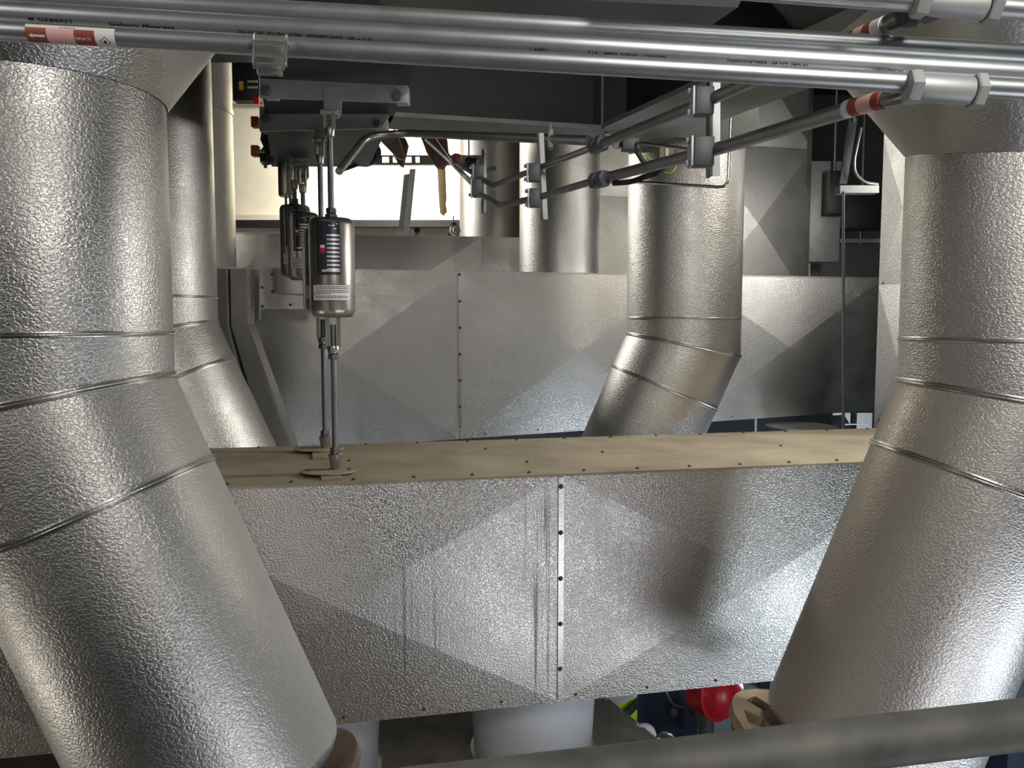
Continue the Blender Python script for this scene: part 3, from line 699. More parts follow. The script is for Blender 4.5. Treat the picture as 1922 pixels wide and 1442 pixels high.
pr.append(polyflat('a', dm, .0006, LRED)); pr.append(polyflat('a', [(cx+(x-cx)*.80, cy+(y-cy)*.80) for x, y in dm], .0008, PAPER))
fl = [(-.9,-1),(.9,-1),(1.15,-.2),(.8,.5),(.55,.0),(.3,1.2),(-.1,.5),(-.45,.9),(-.6,.1),(-1.1,.4),(-1.2,-.4)]
pr.append(polyflat('a', [(cx+x*.0018, cy+y*.0017) for x, y in fl], .0009, INK))
st = join_flat('flow_sticker', pr); bend_on_cyl(st, q0, A1, r_, e11, e21); reparent(st, tube1)
st['label'] = 'white, brown red and pink flow sticker'
# lettering on the second pipe
A2_, e12, e22 = pipe_basis(r0, r1); pr = []
for px, s in ((-8, 'r'), (62, '\u25A0GEBERIT'), (211, 'Geberit Mapress'), (452, '23.10.20  01:06  C20  3050872003  28 x 1.2'), (992, '1.4401'),
              (1102, '316 \u00B7 MPA NRW \u00B7 DVGW'), (1362, 'DW0101BT2958 \u00B7 08 277-1802-01'), (1660, 'SVGW 14.1 10')):
    ssx = 1.95 if px < 400 else (1.50 if px < 700 else 1.45 if px < 1200 else 1.15)
    s_ = s
    if s[0] == '\u25A0':
        x_ = ax_x(62, r0, A2_); pr.append(rect('a', x_, x_+.007, -.0080, -.0044, .0004, INK, 1, 3)); s_ = s[1:]; px = 78
    pr.append(text('a', s_, .0062, ax_x(px, r0, A2_), -.0086, .0004, INK, ssx, .00008))
for k, o in enumerate(pr):
    o.name = 'ink_block' if k == 1 else 'printed_lettering'; bend_on_cyl(o, r0, A2_, .0137, e12, e22); reparent(o, tube2)

# clear plastic bracket hung over the first pipe
cp = MB(); x = P(506, 100, .93)
wv = A1*.0195; hv = (UP-A1*UP.dot(A1)).normalized(); 
cp.box(P(506, 98, .925), A1*.0185, FWD*.0015, hv*.0200)
cp.box(P(506, 80, .925)-FWD*-.006, A1*.0205, FWD*.006, hv*.0018)
cp.box(P(505, 128, .925)+FWD*.004, A1*.0145, FWD*.004, hv*.0065)
for k in (-1, 1): cp.box(P(506, 92, .925)+A1*k*.0185+FWD*.003, A1*.0012, FWD*.004, hv*.018)
co = cp.build('plastic_clip', CLEAR, bevel=.0008); tag(co, 'clear plastic clip hanging over the lowest top pipe', 'clip')

# tee fittings with nuts, wrapped pipe stubs and stickers at the right
def tee(p, px0, px1, yc0, yc1, d, parent, R=.0165):
    a0, a1 = P(px0, yc0, d), P(px1, yc1, d); ax = (a1-a0).normalized(); L = (a1-a0).length
    MB().lathe(a0, ax, [(0, R*1.12), (.004, R*1.22), (L*.14, R*1.22), (L*.16, R*.98)], 6).build('union_nut', PLATE, parent, ang=20)
    MB().lathe(a0, ax, [(L*.15, R*.95), (L*.2, R), (L*.8, R), (L*.84, R*.95)], 24).build('tee_body', PLATE, parent)
    MB().lathe(a0, ax, [(L*.86, R*1.15), (L*.88, R*1.25), (L*.99, R*1.25), (L, R*1.1)], 6).build('union_nut', PLATE, parent, ang=20)
tee(None, 1702, 1843, 163, 172, .94, t1)
tee(None, 1716, 1872, 2, 14, .97, t4)

def band(mb_parent, p0, p1, t0, t1_, r, mat, name='sticker_band'):
    d = (p1-p0); L = d.length; d.normalize()
    MB().lathe(p0, d, [(L*t0, r*.9), (L*t0, r), (L*t1_, r), (L*t1_, r*.9)], 24).build(name, mat, mb_parent)
# lower branch line running back from the tee
def susp(parent, p, ztop, r=.008):
    MB().tube([Vector(p), Vector((p[0], p[1], CZ+ztop))], r, 8).build('suspension_rod', ROD, parent)
def dline(name, label, pts, r, mat, rad=.03, cat='pipe', seg=14, group=None):
    P3 = [P(x, y, d) for x, y, d in pts]; t = thing(name, label, cat, P3[0], group)
    MB().tube(bend(P3, rad), r, seg).build('tube', mat, t)
    return t, P3
lb, L3 = dline('branch_pipe', 'lower thin pipe running back from the stickered top pipe to the clamps', [(1735,168,.955),(1690,180,.98),(1640,192,1.02),(1330,284,1.42),(1120,338,1.82)], .0112, THIN)
MB().lathe(P(1700,176,.97), P(1735,166,.955)-P(1700,176,.97), [(0,.012),(.004,.0155),(.016,.0165),(.022,.014),(.03,.013)], 6).build('union_nut', PLATE, lb)
pa, pb = P(1590,205,1.066), P(1662,186,1.0)
for (t0_, t1x, mt) in ((.0,.16,PAPER),(.20,.45,LRED),(.42,.78,LPINK),(.78,.98,LRED)): band(lb, pa, pb, t0_, t1x, .0118 if mt is not LPINK else .0121, mt)
lb2, _ = dline('branch_pipe', 'lower thin pipe, middle length between coupling and clamp block', [(1120,338,1.82),(1010,371,2.06),(938,386,2.24),(903,366,2.36)], .0085, THIN, .02)
MB().lathe(P(1112,341,1.80), P(1145,332,1.75)-P(1112,341,1.80), [(0,.012),(.003,.019),(.020,.019),(.023,.014),(.026,.019),(.045,.019),(.048,.013)], 6).build('coupling', BLOCK, lb2, ang=20)
ub, U3 = dline('branch_pipe', 'upper thin pipe running back from the corner tee past the posts', [(1745,12,.98),(1690,34,1.02),(1640,56,1.08),(1430,143,1.32),(1335,186,1.46),(1120,274,1.92)], .0112, THIN)
MB().lathe(P(1692,33,1.02), P(1745,12,.98)-P(1692,33,1.02), [(0,.012),(.004,.0155),(.016,.0165),(.022,.014),(.03,.018),(.05,.018)], 6).build('union_nut', BLOCK, ub)
pa, pb = P(1612,68,1.10), P(1662,47,1.05)
for (t0_, t1x, mt) in ((.0,.35,LPINK),(.37,.62,LRED),(.66,1.0,PAPER)): band(ub, pa, pb, t0_, t1x, .0119, mt)
ub2, _ = dline('branch_pipe', 'upper thin pipe, far length bending up beside the clamp blocks', [(1120,274,1.92),(1005,318,2.12),(925,349,2.3),(895,330,2.42),(868,312,2.5)], .0080, THIN, .02)
MB().lathe(P(1112,276,1.93), P(1145,262,1.87)-P(1112,276,1.93), [(0,.012),(.003,.020),(.020,.020),(.023,.014),(.026,.020),(.045,.020),(.048,.013)], 6).build('coupling', BLOCK, ub2, ang=20)
# long horizontal pipe under the cross beam
hp, H3 = dline('branch_pipe', 'horizontal pipe hung under the cross beam with a bent down left end', [(636,322,2.5),(688,255,2.7),(760,250,2.72),(1105,264,2.0)], .0125, THIN, .09)
MB().box(P(1033,262,2.12), (.007,0,0), (0,.018,0), (0,0,.024)).build('pipe_clip', STEEL, hp, bevel=.002)
MB().tube([P(1033,246,2.12), P(1033,232,2.12)], .004, 8).build('clip_stud', STEEL, hp)
# stainless small tubes
dline('impulse_tube', 'thin stainless tube with a right angle bend in front of the bent pipe', [(1148,344,1.78),(1180,341,1.75),(1366,352,1.62),(1372,222,1.62)], .0032, STAIN, .02)
dline('impulse_tube', 'short thin stainless tube above, ending at the clamp block', [(1195,268,1.84),(1300,281,1.55)], .0032, STAIN)
vb = thing('valve_block', 'dark small valve with union between the two thin pipes', 'valve', P(1180,272,1.86))
MB().box(P(1183,272,1.86), (.020,0,0), (0,.016,0), (0,0,.014)).build('valve_body', BLOCK, vb, bevel=.003)
MB().lathe(P(1150,270,1.88), (1,-.3,0), [(0,.008),(.004,.013),(.016,.013),(.02,.008)], 6).build('union_nut', PLATE, vb)
MB().tube(bend([P(1195,284,1.86),P(1205,300,1.86),P(1214,312,1.86)], .02), .006, 10).build('black_hose', RUBBER, vb)
dline('earth_wire', 'thin yellow green wire looping behind the thin pipes', [(1178,285,1.9),(1205,290,1.9),(1235,305,1.9),(1250,326,1.88),(1262,324,1.86),(1270,312,1.86)], .0016, YGW, .02, 'wire', 8)
dline('drain_hose', 'short black hose sagging under the lower thin pipe', [(1150,344,1.75),(1185,342,1.74),(1215,330,1.72),(1232,326,1.7),(1245,318,1.7)], .006, RUBBER, .03, 'hose', 10)
ct = thing('cable_terminal', 'pale terminal strip on the bent pipe behind the thin pipes', 'terminal', P(1250,300,4.4))
for k in range(3): MB().box(P(1243+k*8, 288+k*2, 4.42), (.010,0,0), (0,.02,0), (0,0,.045)).build('terminal_block', PAPER if k == 1 else TANF, ct)

# strut posts and clamp blocks
def post(label, x0, y0, x1, y1, d, w=.014, dark=True):
    t = thing('strut_post', label, 'post', P(x1, y1, d)); a0, a1 = P(x0, y0, d), P(x1, y1, d); v = (a1-a0)/2; c = (a0+a1)/2
    MB().box(c, (w/2,0,0), (0,.002,0), v).build('channel_face', PLATE, t, sm=False)
    MB().box(c+Vector((-w/2-.003,.012,0)), (.003,0,0), (0,.014,0), v).build('channel_side', STEEL_D, t, sm=False)
    return t
post('bright upright strut holding the two large clamp blocks', 1345, 120, 1344, 330, 1.50)
post('slim upright strut left of centre holding two small clamp blocks', 1016, 250, 1024, 412, 2.12, .0125)
post('thin upright strut in front of the rear pipe, leftmost of three', 911, 280, 910, 398, 2.42, .008)
def clampblock(label, x0, y0, x1, y1, d, dep=.03):
    c = P((x0+x1)/2, (y0+y1)/2, d); hx = (x1-x0)/2*d/F; hz = (y1-y0)/2*d/F
    t = thing('clamp_block', label, 'pipe clamp', c, 'pipe clamp blocks on the strut posts')
    MB().box(c+Vector((hx*.25,0,0)), (hx*.72,0,0), (0,dep/2,0), (0,0,hz)).build('jaw', BLOCK, t, bevel=.002)
    cpl = MB().box(c+Vector((-hx*.62,-.001,0)), (hx*.10,0,0), (0,dep/2,0), (0,0,hz*1.02)).build('cover_plate', PLATE, t, bevel=.001)
    for k in (-1, 1):
        MB().lathe(c+Vector((-hx*.72,-.002,hz*.75*k)), (-1,0,0), [(0,.0055),(.006,.0055),(.007,.004)], 6).build('bolt', PLATE, cpl)
clampblock('upper large grey clamp block on the bright strut', 1290, 166, 1338, 217, 1.46)
clampblock('lower large grey clamp block on the bright strut, violet tinted face', 1286, 259, 1338, 313, 1.40)
clampblock('upper small clamp block on the slim middle strut', 984, 308, 1014, 341, 2.08)
clampblock('lower small clamp block on the slim middle strut', 986, 355, 1014, 389, 2.05)
clampblock('upper dark clamp block at the far left end of the thin pipes', 884, 310, 908, 336, 2.40)
clampblock('lower dark clamp block at the far left end of the thin pipes', 880, 338, 906, 370, 2.38)

# ================================================================== THINGS SEEN THROUGH THE GAP, LEFT OF CENTRE
wp_ = slab('wall_partition', P(380,400,10.6).x, P(1130,400,10.6).x, 10.9, 11.0, CZ-.2, CZ+3.5, WALLW)
ch = MB().box(Vector((-1.6, 10.7, CZ+1.30)), (2.6,0,0), (0,.06,0), (0,0,.045)).build('shadow_strip', RUBBER, sm=False)  # black strip standing in for the shadow below the wall
tag(ch, 'black strip standing for the shadow along the foot of the cream wall', 'shadow strip')
lg = MB().box(Vector((-1.6, 10.8, CZ+1.385)), (2.6,0,0), (0,.10,0), (0,0,.035)).build('wall_ledge', WALLW, sm=False)
tag(lg, 'cream ledge above the black shadow strip on the wall', 'ledge')
# tilted angle post
ang = thing('angle_post', 'grey angle post leaning slightly against the bright wall', 'post', P(765,438,8.3))
MB().prism([P(x, y, 8.3) for x, y in ((769,317),(780,317),(768,438),(757,438))], (0,.02,0)).build('front_leg', PLATE, ang, sm=False)
MB().prism([P(x, y, 8.36) for x, y in ((758,328),(769,326),(759,438),(747,438))], (0,.02,0)).build('side_leg', STEEL, ang, sm=False)
MB().lathe(P(762,428,8.28), (0,-1,0), [(0,.02),(.02,.02)], 6).build('bolt', PLATE, ang)
q_ = P(760,436,8.3); MB().box(Vector((q_.x, q_.y+.03, CZ+.885)), (.09,0,0), (0,.05,0), (0,0,.053)).build('foot', PLATE, ang, sm=False)
bt = MB().tube([P(828,310,8.62), Vector((P(828,310,8.62).x, P(828,310,8.62).y, CZ+3.6))], .008, 8).prism([P(x, y, 8.6) for x, y in ((820,300),(835,300),(838,375),(836,382),(839,397),(832,405),(826,400),(824,380))], (0,.03,0)).build('wood_batten', WOOD, bevel=.004)
tag(bt, 'pale wooden batten hanging down before the bright wall', 'batten')
vv = thing('small_valve', 'small rusty valve with stem standing on the rear duct', 'valve', P(853,443,8.0))
MB().prism([P(x, y, 8.0) for x, y in ((846,417),(856,417),(861,442),(840,442))], (0,.06,0)).build('valve_body', RUST, vv, bevel=.006)
MB().tube([P(851,418,8.03), P(851,405,8.03)], .006, 8).build('stem', ROD, vv)
MB().lathe(P(853,433,7.98), (.3,-1,0), [(0,.05),(.05,.05),(.055,.035),(.1,.03)], 20).build('port', PLATE, vv)
rp_ = MB().box(Vector((P(781,434,8.1).x, P(781,434,8.1).y, CZ+.86)), (.02,0,0), (0,.02,0), (0,0,.03)).lathe(P(781,434,8.1), (.2,-1,0), [(0,.035),(.09,.035),(.09,.025),(.04,.024)], 20).build('pipe_stub', RUST)
tag(rp_, 'rusty open pipe stub right of the angle post foot', 'pipe')
# slotted strut crossing, rusty plates, hose reel
ss = thing('slotted_strut', 'slotted grey strut crossing in front of the bright wall', 'strut', P(655,310,7.4))
def slotted(x0, y0, x1, y1, d, hh, slots, parent, mat):
    """a bar with oblong holes: built as strips around the holes"""
    mb = MB(); vx = P(x1,y1,d)-P(x0,y0,d); L = vx.length; ax = vx.normalized(); o = P(x0,y0,d); upv = Vector((0,0,1))
    mb.box(o+vx/2+upv*hh*.8, vx/2, (0,.003,0), upv*hh*.2); mb.box(o+vx/2-upv*hh*.8, vx/2, (0,.003,0), upv*hh*.2)
    edges = [0.0]+[e for sl in slots for e in sl]+[1.0]
    for i in range(0, len(edges), 2):
        s0, s1 = edges[i]*L, edges[i+1]*L; mb.box(o+ax*(s0+s1)/2, ax*(s1-s0)/2, (0,.003,0), upv*hh*.62)
    return mb.build('perforated_bar', mat, parent, sm=False)
slotted(655, 300, 905, 300, 7.4, .042, [(.25,.30),(.33,.36),(.42,.47),(.50,.53),(.88,.91)], ss, PLATE)
susp(ss, P(690,296,7.42), 3.6); susp(ss, P(880,296,7.42), 3.6)
MB().box(P(780,309,7.42), (.62,0,0), (0,.03,0), (0,0,.004)).build('bar_lip', PLATE, ss, sm=False)
rb1 = MB().tube([P(740,270,7.05), Vector((P(740,270,7.05).x, P(740,270,7.05).y, CZ+3.6))], .008, 8).prism([P(x, y, 7.0) for x, y in ((718,258),(760,258),(765,270),(755,312),(748,308))], (0,.10,0)).build('rusty_plate', RUST, bevel=.004)
tag(rb1, 'rusty triangular gusset left of the perforated strut holes', 'bracket')
rb2 = MB().tube([P(815,270,6.96), Vector((P(815,270,6.96).x, P(815,270,6.96).y, CZ+3.6))], .008, 8).prism([P(x, y, 6.9) for x, y in ((790,258),(838,258),(842,300),(830,314),(818,312),(800,285))], (0,.12,0)).build('rusty_plate', RUST, bevel=.004)
tag(rb2, 'rusty slanted plate above the wooden batten', 'bracket')
rb3 = MB().tube([P(728,262,6.63), Vector((P(728,262,6.63).x, P(728,262,6.63).y, CZ+3.6))], .008, 8).prism([P(x, y, 6.6) for x, y in ((706,256),(748,256),(760,300),(745,296))], (0,.06,0)).build('ribbed_duct_plate', TANF, sm=False)
tag(rb3, 'tan perforated slanted sheet beside the black coil', 'sheet')
rl = thing('hose_coil', 'black ribbed coil under the bend of the horizontal pipe', 'hose', P(690,305,5.4))
for k in range(6):
    c = P(690-k*1.6+3, 287+k*.6, 5.6-.03*k)
    MB().tube([c+Vector((.075*math.cos(2*math.pi*i/20), .0, .075*math.sin(2*math.pi*i/20))) for i in range(21)], .011, 8, caps=False).build('coil_ring', RUBBER, rl)
susp(rl, P(690,280,5.55), 2.02)
MB().box(P(690,288,5.55), (.05,0,0), (0,.04,0), (0,0,.035)).build('coil_core', RUBBER, rl, bevel=.008)
dline('control_cable', 'black cable running down left from the coil', [(700,292,5.4),(672,309,5.2),(636,322,5.0)], .012, RUBBER, .05, 'cable', 8)
dline('control_cable', 'dark thin cable sloping right from the rusty plates', [(800,262,6.0),(838,296,5.5),(872,330,4.5),(895,352,3.4)], .014, RUBBER, .1, 'cable', 8)
dline('control_cable', 'dark cable arching to the far clamp blocks', [(820,260,5.0),(848,300,4.4),(870,318,4.0),(905,322,3.2),(928,316,2.9)], .008, RUBBER, .1, 'cable', 8)
rdc = thing('red_coupling', 'dark red hose coupling left of the far clamp blocks', 'coupling', P(866,305,3.2))
MB().lathe(P(855,297,3.3), P(878,307,3.1)-P(855,297,3.3), [(0,.012),(.004,.020),(.03,.022),(.034,.016)], 14).build('sleeve', REDD, rdc)
MB().lathe(P(874,304,3.15), (1,-.3,-.2), [(0,.012),(.004,.021),(.02,.021),(.024,.015),(.03,.021),(.05,.019)], 8).build('union_nut', RUBBER, rdc)
# left stack of switches beside the beam end
eb = thing('switch_cabinet', 'black cabinet with rows of white lettering behind the beam end', 'cabinet', P(470,195,9.5))
MB().box(P(466,150,9.6), (.16,0,0), (0,.1,0), (0,0,.27)).build('housing', RUBBER, eb, bevel=.01)
for k, (x, y) in enumerate([(466+4*i, 153) for i in range(5)]+[(466+4*i, 164) for i in range(5)]):
    MB().box(P(x, y, 9.48), (.008,0,0), (0,.004,0), (0,0,.012)).build('marker', PAPER, eb)
MB().box(P(453,161,9.48), (.025,0,0), (0,.01,0), (0,0,.05)).build('yellow_tag', YEL, eb)['label'] = 'yellow tag'
MB().box(P(482,189,9.46), (.03,0,0), (0,.02,0), (0,0,.045)).build('red_button', RED, eb)['label'] = 'red push button'
rail_ = MB().box(P(466,200,9.7), (.2,0,0), (0,.04,0), (0,0,.025)).build('wall_rail', WALLW, sm=False); tag(rail_, 'cream rail beneath the black cabinet', 'rail')
for (y, z, lab) in ((230, 5.0, 'orange end cap left of the lower crossbar'), (284, 4.95, 'orange end cap lower down, left of the beam end')):
    oc = thing('end_cap', lab, 'cap', P(483, y, z)); MB().box(P(480, y, z), (.022,0,0), (0,.03,0), (0,0,.032)).build('cap', ORANGE, oc, bevel=.003)
    MB().tube([P(483, y+1, z-.02), P(497, y+1, z-.02)], .010, 10).build('spigot', PLATE, oc)
sb = thing('limit_bracket', 'black bracket with bolt below the crossbars at the beam end', 'bracket', P(498,300,4.9))
MB().prism([P(x, y, 4.95) for x, y in ((490,246),(508,246),(508,305),(488,305),(486,285),(494,275),(488,262))], (0,.08,0)).build('bracket_plate', RUBBER, sb, bevel=.004)
MB().lathe(P(498,303,4.93), (0,0,-1), [(0,.022),(.02,.024),(.022,.012),(.04,.010)], 8).build('bolt', ROD, sb)
MB().lathe(P(499,248,4.90), (0,-1,0), [(0,.02),(.02,.018)], 8).build('bolt', PLATE, sb)

# ================================================================== RIGHT GAP
cw = thing('cable_ladder', 'slotted upright tray in the dark gap left of the tall right duct', 'cable tray', P(1590,350,6.0))
MB().prism([P(x, y, 6.0) for x, y in ((1594,222),(1610,222),(1590,345),(1576,345))], (0,.02,0)).build('tray_side', STEEL_D, cw, sm=False)
MB().prism([P(x, y, 5.9) for x, y in ((1577,348),(1650,348),(1650,362),(1577,362))], (0,.10,0)).build('tray_bracket', STEEL, cw, sm=False)
susp(cw, P(1602,230,6.0), 3.6, .012)
dline('instrument_tube', 'thin grey tube curving down in the dark right gap', [(1616,240,5.93),(1603,300,5.93),(1604,325,5.93),(1622,343,5.93),(1648,346,5.93)], .012, THIN, .15, 'tube', 10)
dr = MB().tube([P(1583,360,5.4), P(1583,812,5.4)], .0095, 10).build('drop_rod', ROD); tag(dr, 'long thin vertical rod in the right gap', 'rod')
pcx = thing('pump_motor', 'dark boxy machine part in the gap behind the tray bracket', 'machine', P(1600,450,7.9))
MB().box(P(1566,364,7.9), (.09,0,0), (0,.1,0), (0,0,.21)).build('housing', STEEL_D, pcx, bevel=.01)
MB().box(P(1612,395,8.2), (.30,0,0), (0,.1,0), (0,0,.20)).build('motor_body', RUBBER, pcx, bevel=.02)
MB().box(P(1541,400,8.1), (.16,0,0), (0,.1,0), (0,0,.5)).build('side_panel', PLATE, pcx, bevel=.01)
susp(pcx, P(1566,350,7.9), 3.6, .012); MB().box(P(1560,385,8.0), (.08,0,0), (0,.12,0), (0,0,.05)).build('link_plate', STEEL_D, pcx, sm=False)
lw = MB().box(P(1615,452,9.0), (.22,0,0), (0,.02,0), (0,0,.022)).build('window_light_bar', PAPER, sm=False); tag(lw, 'small pale bar standing for window light in the right gap', 'light bar')  # pale bar standing in for a glimpse of window light

# strip between the ducts
mv = thing('vessel_neck', 'maroon round pipe below the middle duct, seen in the gap', 'pipe', P(1503,800,6.6))
b_ = P(1503,830,6.6)
MB().lathe(b_, (0,0,1), [(-.4,.20),(.10,.20)], 40).build('shell', REDD, mv)
MB().lathe(b_, (0,0,1), [(.10,.20),(.105,.28),(.135,.28),(.14,.2)], 40).build('collar', ALU_B, mv)
for px in (1346, 1455):
    o = MB().tube([bdq(u2(px,780), CZ-.80, .3), bdq(u2(px,780), CZ-1.25, .3)], .012, 10).build('hanger_rod', PLATE); tag(o, 'short bright rod below the middle duct, %s of two' % ('left' if px < 1400 else 'right'), 'rod')
cy_ = thing('support_frame', 'dark braced frame with pale rungs beneath the middle duct end', 'frame', P(1590,810,7.0))
MB().prism([P(x, y, 7.0) for x, y in ((1557,782),(1585,780),(1605,812),(1575,815))], (0,.05,0)).build('brace', STEEL_D, cy_, sm=False)
MB().box(P(1602,792,7.05), (.02,0,0), (0,.02,0), (0,0,.09)).build('upright', STEEL_D, cy_, sm=False)
MB().tube([P(1585,797,6.98), P(1628,796,6.98)], .006, 8).build('rung', PAPER, cy_)
q_ = P(1600,775,10.0); wl_ = MB().box(Vector((q_.x, q_.y, q_.z/2)), (.24,0,0), (0,.02,0), (0,0,q_.z/2)).build('white_board', PAPER, sm=False); tag(wl_, 'bright white board glimpsed under the middle duct', 'board')

# ================================================================== BOTTOM RIGHT, BELOW THE DUCT
def flange(E, dn, label, mat, Rr, holes, off=.09, th=.035):
    t = thing('pipe_flange', label, 'flange', E+dn*off)
    d = dn; h = Vector((0,1,0)); u = d.cross(h).normalized(); v = d.cross(u)
    mb = MB(); c = E+dn*off
    if not holes:
        mb.lathe(c, d, [(0, Rr*.3), (0, Rr*.97), (.004, Rr), (th, Rr), (th+.001, Rr*.3)], 48); mb.build('disc', mat, t, ang=30)
    else:
        # ring with oblong openings
        seg = 96; ri, ra, rb_, ro = Rr*.45, Rr*.74, Rr*.90, Rr
        def ring(r, z): return [c+d*z+(u*math.cos(2*math.pi*k/seg)+v*math.sin(2*math.pi*k/seg))*r for k in range(seg)]
        solid = lambda k: (k % 8) >= 4
        for r_in, r_out, pred in ((ri, ra, lambda k: True), (ra, rb_, solid), (rb_, ro, lambda k: True)):
            A0, A1_, B0, B1 = ring(r_in, 0), ring(r_out, 0), ring(r_in, th), ring(r_out, th)
            for k in range(seg):
                if pred(k):
                    j = (k+1) % seg; mb.hexa([A0[k], A0[j], A1_[j], A1_[k], B0[k], B0[j], B1[j], B1[k]])
        mb.build('disc', mat, t, sm=False)
        MB().lathe(c+d*(th+.02), d, [(0, Rr*.2), (0, Rr*.95), (.02, Rr*.95), (.021, Rr*.2)], 48).build('counter_flange', BROWN, t, ang=30)
    MB().lathe(c-dn*(off-.03), d, [(0, Rr*.5), (off+.02, Rr*.5)], 32).build('neck', mat, t)
    return t
flange(eL, dL, 'dark brown flange disc under the left edge pipe end', BROWN, .38, False, .085)
flange(eR, dR, 'dusty tan flange with oblong openings under the right edge pipe end', TANF, .455, True, .09)
# glimpses under the duct, between the plate edge and the right pipe
hv = thing('safety_fabric', 'yellow green fabric with grey reflective tape and black band beyond the plate edge', 'fabric', P(1180,1370,5.4))
def curved(px0, px1, ytop, ybot, d, mat, name, parent, n=10, bow=.05):
    f = []; 
    for k in range(n+1):
        t = k/n; x = px0+(px1-px0)*t; dd = d-bow*math.sin(math.pi*t)
        f.append((P(x, ytop[0]+(ytop[1]-ytop[0])*t-ytop[2]*math.sin(math.pi*t), dd), P(x, ybot[0]+(ybot[1]-ybot[0])*t-ybot[2]*math.sin(math.pi*t), dd)))
    mb = MB(); vs = [p for q in f for p in q]; b = len(vs); vs += [p+Vector((0,.03,0)) for p in vs]
    fs = []
    for k in range(n): fs += [(2*k, 2*k+1, 2*k+3, 2*k+2), (b+2*k, b+2*k+2, b+2*k+3, b+2*k+1), (2*k, 2*k+2, b+2*k+2, b+2*k), (2*k+1, b+2*k+1, b+2*k+3, 2*k+3)]
    fs += [(0, b, b+1, 1), (2*n, 2*n+1, b+2*n+1, b+2*n)]
    return mb.add(vs, fs).build(name, mat, parent, ang=60)
curved(1130, 1196, (1300, 1292, 0), (1420, 1400, 0), 5.45, HIVIS, 'fabric_body', hv)
curved(1130, 1196, (1300, 1296, 0), (1322, 1308, -8), 5.40, GREYREF, 'reflective_tape', hv)
curved(1130, 1197, (1348, 1312, -12), (1362, 1330, -12), 5.40, RUBBER, 'black_band', hv)
nv = thing('machine_casing', 'very dark navy machine casing with faint hoses in the lower gap', 'machine', P(1262,1400,5.6))
MB().prism([P(x, y, 5.6) for x, y in ((1120,1275),(1322,1265),(1345,1300),(1332,1420),(1340,1900),(1120,1900))], (0,.4,-.2)).build('casing', NAVY, nv, bevel=.03)
MB().tube(bend([P(1245,1290,5.5),P(1262,1325,5.48),P(1290,1330,5.48),P(1306,1345,5.5)], .05), .008, 8).build('hose', BLOCK, nv)
MB().lathe(P(1264,1336,5.5), (0,-1,.2), [(0,.03),(.03,.028),(.035,.012)], 12).build('boss', BLOCK, nv)
MB().box(P(1302,1328,5.45), (.02,0,-.03), (0,.01,0), (.004,0,.003)).build('bright_clip', PLATE, nv)
rc = thing('red_dome', 'glossy red rounded cap with a raised rim near the tan flange', 'cap', P(1360,1350,5.0))  # red rounded dome, only its shape and colour are known
cR = P(1348,1298,5.05); dR_ = Vector((.55,-.70,.10)).normalized()
MB().lathe(cR, dR_, [(-.13,.16),(-.02,.165),(.0,.185),(.012,.185),(.016,.165),(.07,.150),(.11,.115),(.13,.06),(.135,.005)], 40).build('dome', RED, rc, ang=50)
MB().tube([cR+dR_*-.1, Vector((cR.x, cR.y+.1, 0))], .05, 12).build('stand', BLOCK, rc)
lu = thing('lifting_lug', 'white rounded lug with a dark hole behind the plate edge', 'lug', P(1212,1400,4.2))
cl = P(1210,1382,4.2); seg = 28; r0_, r1_ = .021, .062; vs = []
for k in range(seg):
    th = 2*math.pi*k/seg; c_, s_ = math.cos(th), math.sin(th)
    for r in (r0_, r1_):
        for z in (0, .02): vs.append(cl+Vector((c_*r, z, s_*r)))
fs = []
for k in range(seg):
    j = (k+1) % seg; a0 = 4*k; b0 = 4*j
    fs += [(a0, a0+2, b0+2, b0), (a0+1, b0+1, b0+3, a0+3), (a0+2, a0+3, b0+3, b0+2), (a0, b0, b0+1, a0+1)]
MB().add(vs, fs).build('lug_ring', WHITE, lu, ang=40)
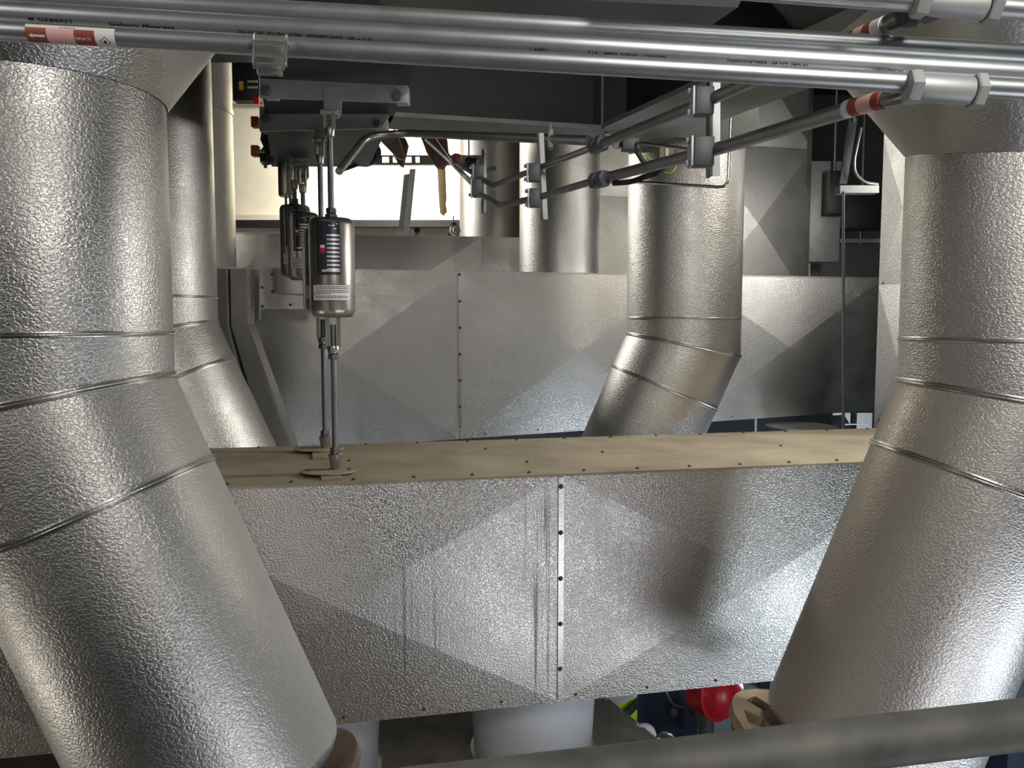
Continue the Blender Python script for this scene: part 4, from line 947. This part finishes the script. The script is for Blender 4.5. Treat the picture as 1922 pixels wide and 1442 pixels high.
MB().box(cl+Vector((.05,.01,-.09)), (.045,0,0), (0,.01,0), (0,0,.05)).build('lug_foot', WHITE, lu, sm=False)
kn = thing('chrome_knob', 'small shiny metal knob just right of the white lug', 'knob', P(1250,1400,4.0))
MB().lathe(P(1250,1395,4.0), (.15,0,1), [(0,.035),(.02,.044),(.035,.042),(.05,.025),(.054,.005)], 20).build('knob_cap', STAIN, kn)
MB().lathe(P(1240,1392,3.98), (-.6,-.4,.3), [(0,.016),(.035,.016),(.04,.008)], 8).build('side_screw', STAIN, kn)
bw = thing('blue_door', 'pale blue lit panel behind the tan flange with dark upright beside', 'panel', P(1420,1310,8.5))
MB().box(P(1430,1300,9.0), (.22,0,0), (0,.03,0), (0,0,.40)).build('panel_sheet', BLUE, bw, sm=False)
MB().box(P(1433,1290,8.8), (.055,0,0), (0,.05,0), (0,0,.30)).build('dark_upright', STEEL_D, bw, sm=False)
MB().box(P(1408,1307,8.7), (.10,0,0), (0,.05,0), (0,0,.01)).build('crossbar', STEEL, bw, sm=False)
gb = MB().prism([P(x, y, 5.2) for x, y in ((1322,1346),(1336,1346),(1345,1420),(1322,1420))], (0,.2,0)).build('pale_bracket', PLATE, sm=False)
tag(gb, 'pale grey slanted bracket below the red cap', 'bracket')
bcab = thing('blue_cabinet', 'dark blue cabinet at the lower right corner behind the pipe', 'cabinet', P(1900,1500,4.6))
MB().box(P(1960,1400,5.0), (.42,0,0), (0,.3,0), (0,0,.85)).build('housing', simple('dark blue paint', (.03,.05,.10), .5), bcab, bevel=.01)

# ================================================================== HANDRAIL
hr = thing('handrail', 'worn grey tubular handrail crossing the bottom right corner', 'handrail', P(1300,1425,.74))
ra_, rb2_ = P(520,1522,.70), P(2080,1341,.78); MB().tube([ra_-(rb2_-ra_)*1.2, ra_, P(1300,1433,.74), rb2_, rb2_+(rb2_-ra_)*1.6], .0235, 40).build('rail_tube', RAIL, hr, ang=60)
MB().lathe(P(1595,1442,.765)-Vector((0,-.03,.02)), (0,0,-1), [(0,.012),(.06,.012)], 16).build('post_stub', RUBBER, hr)
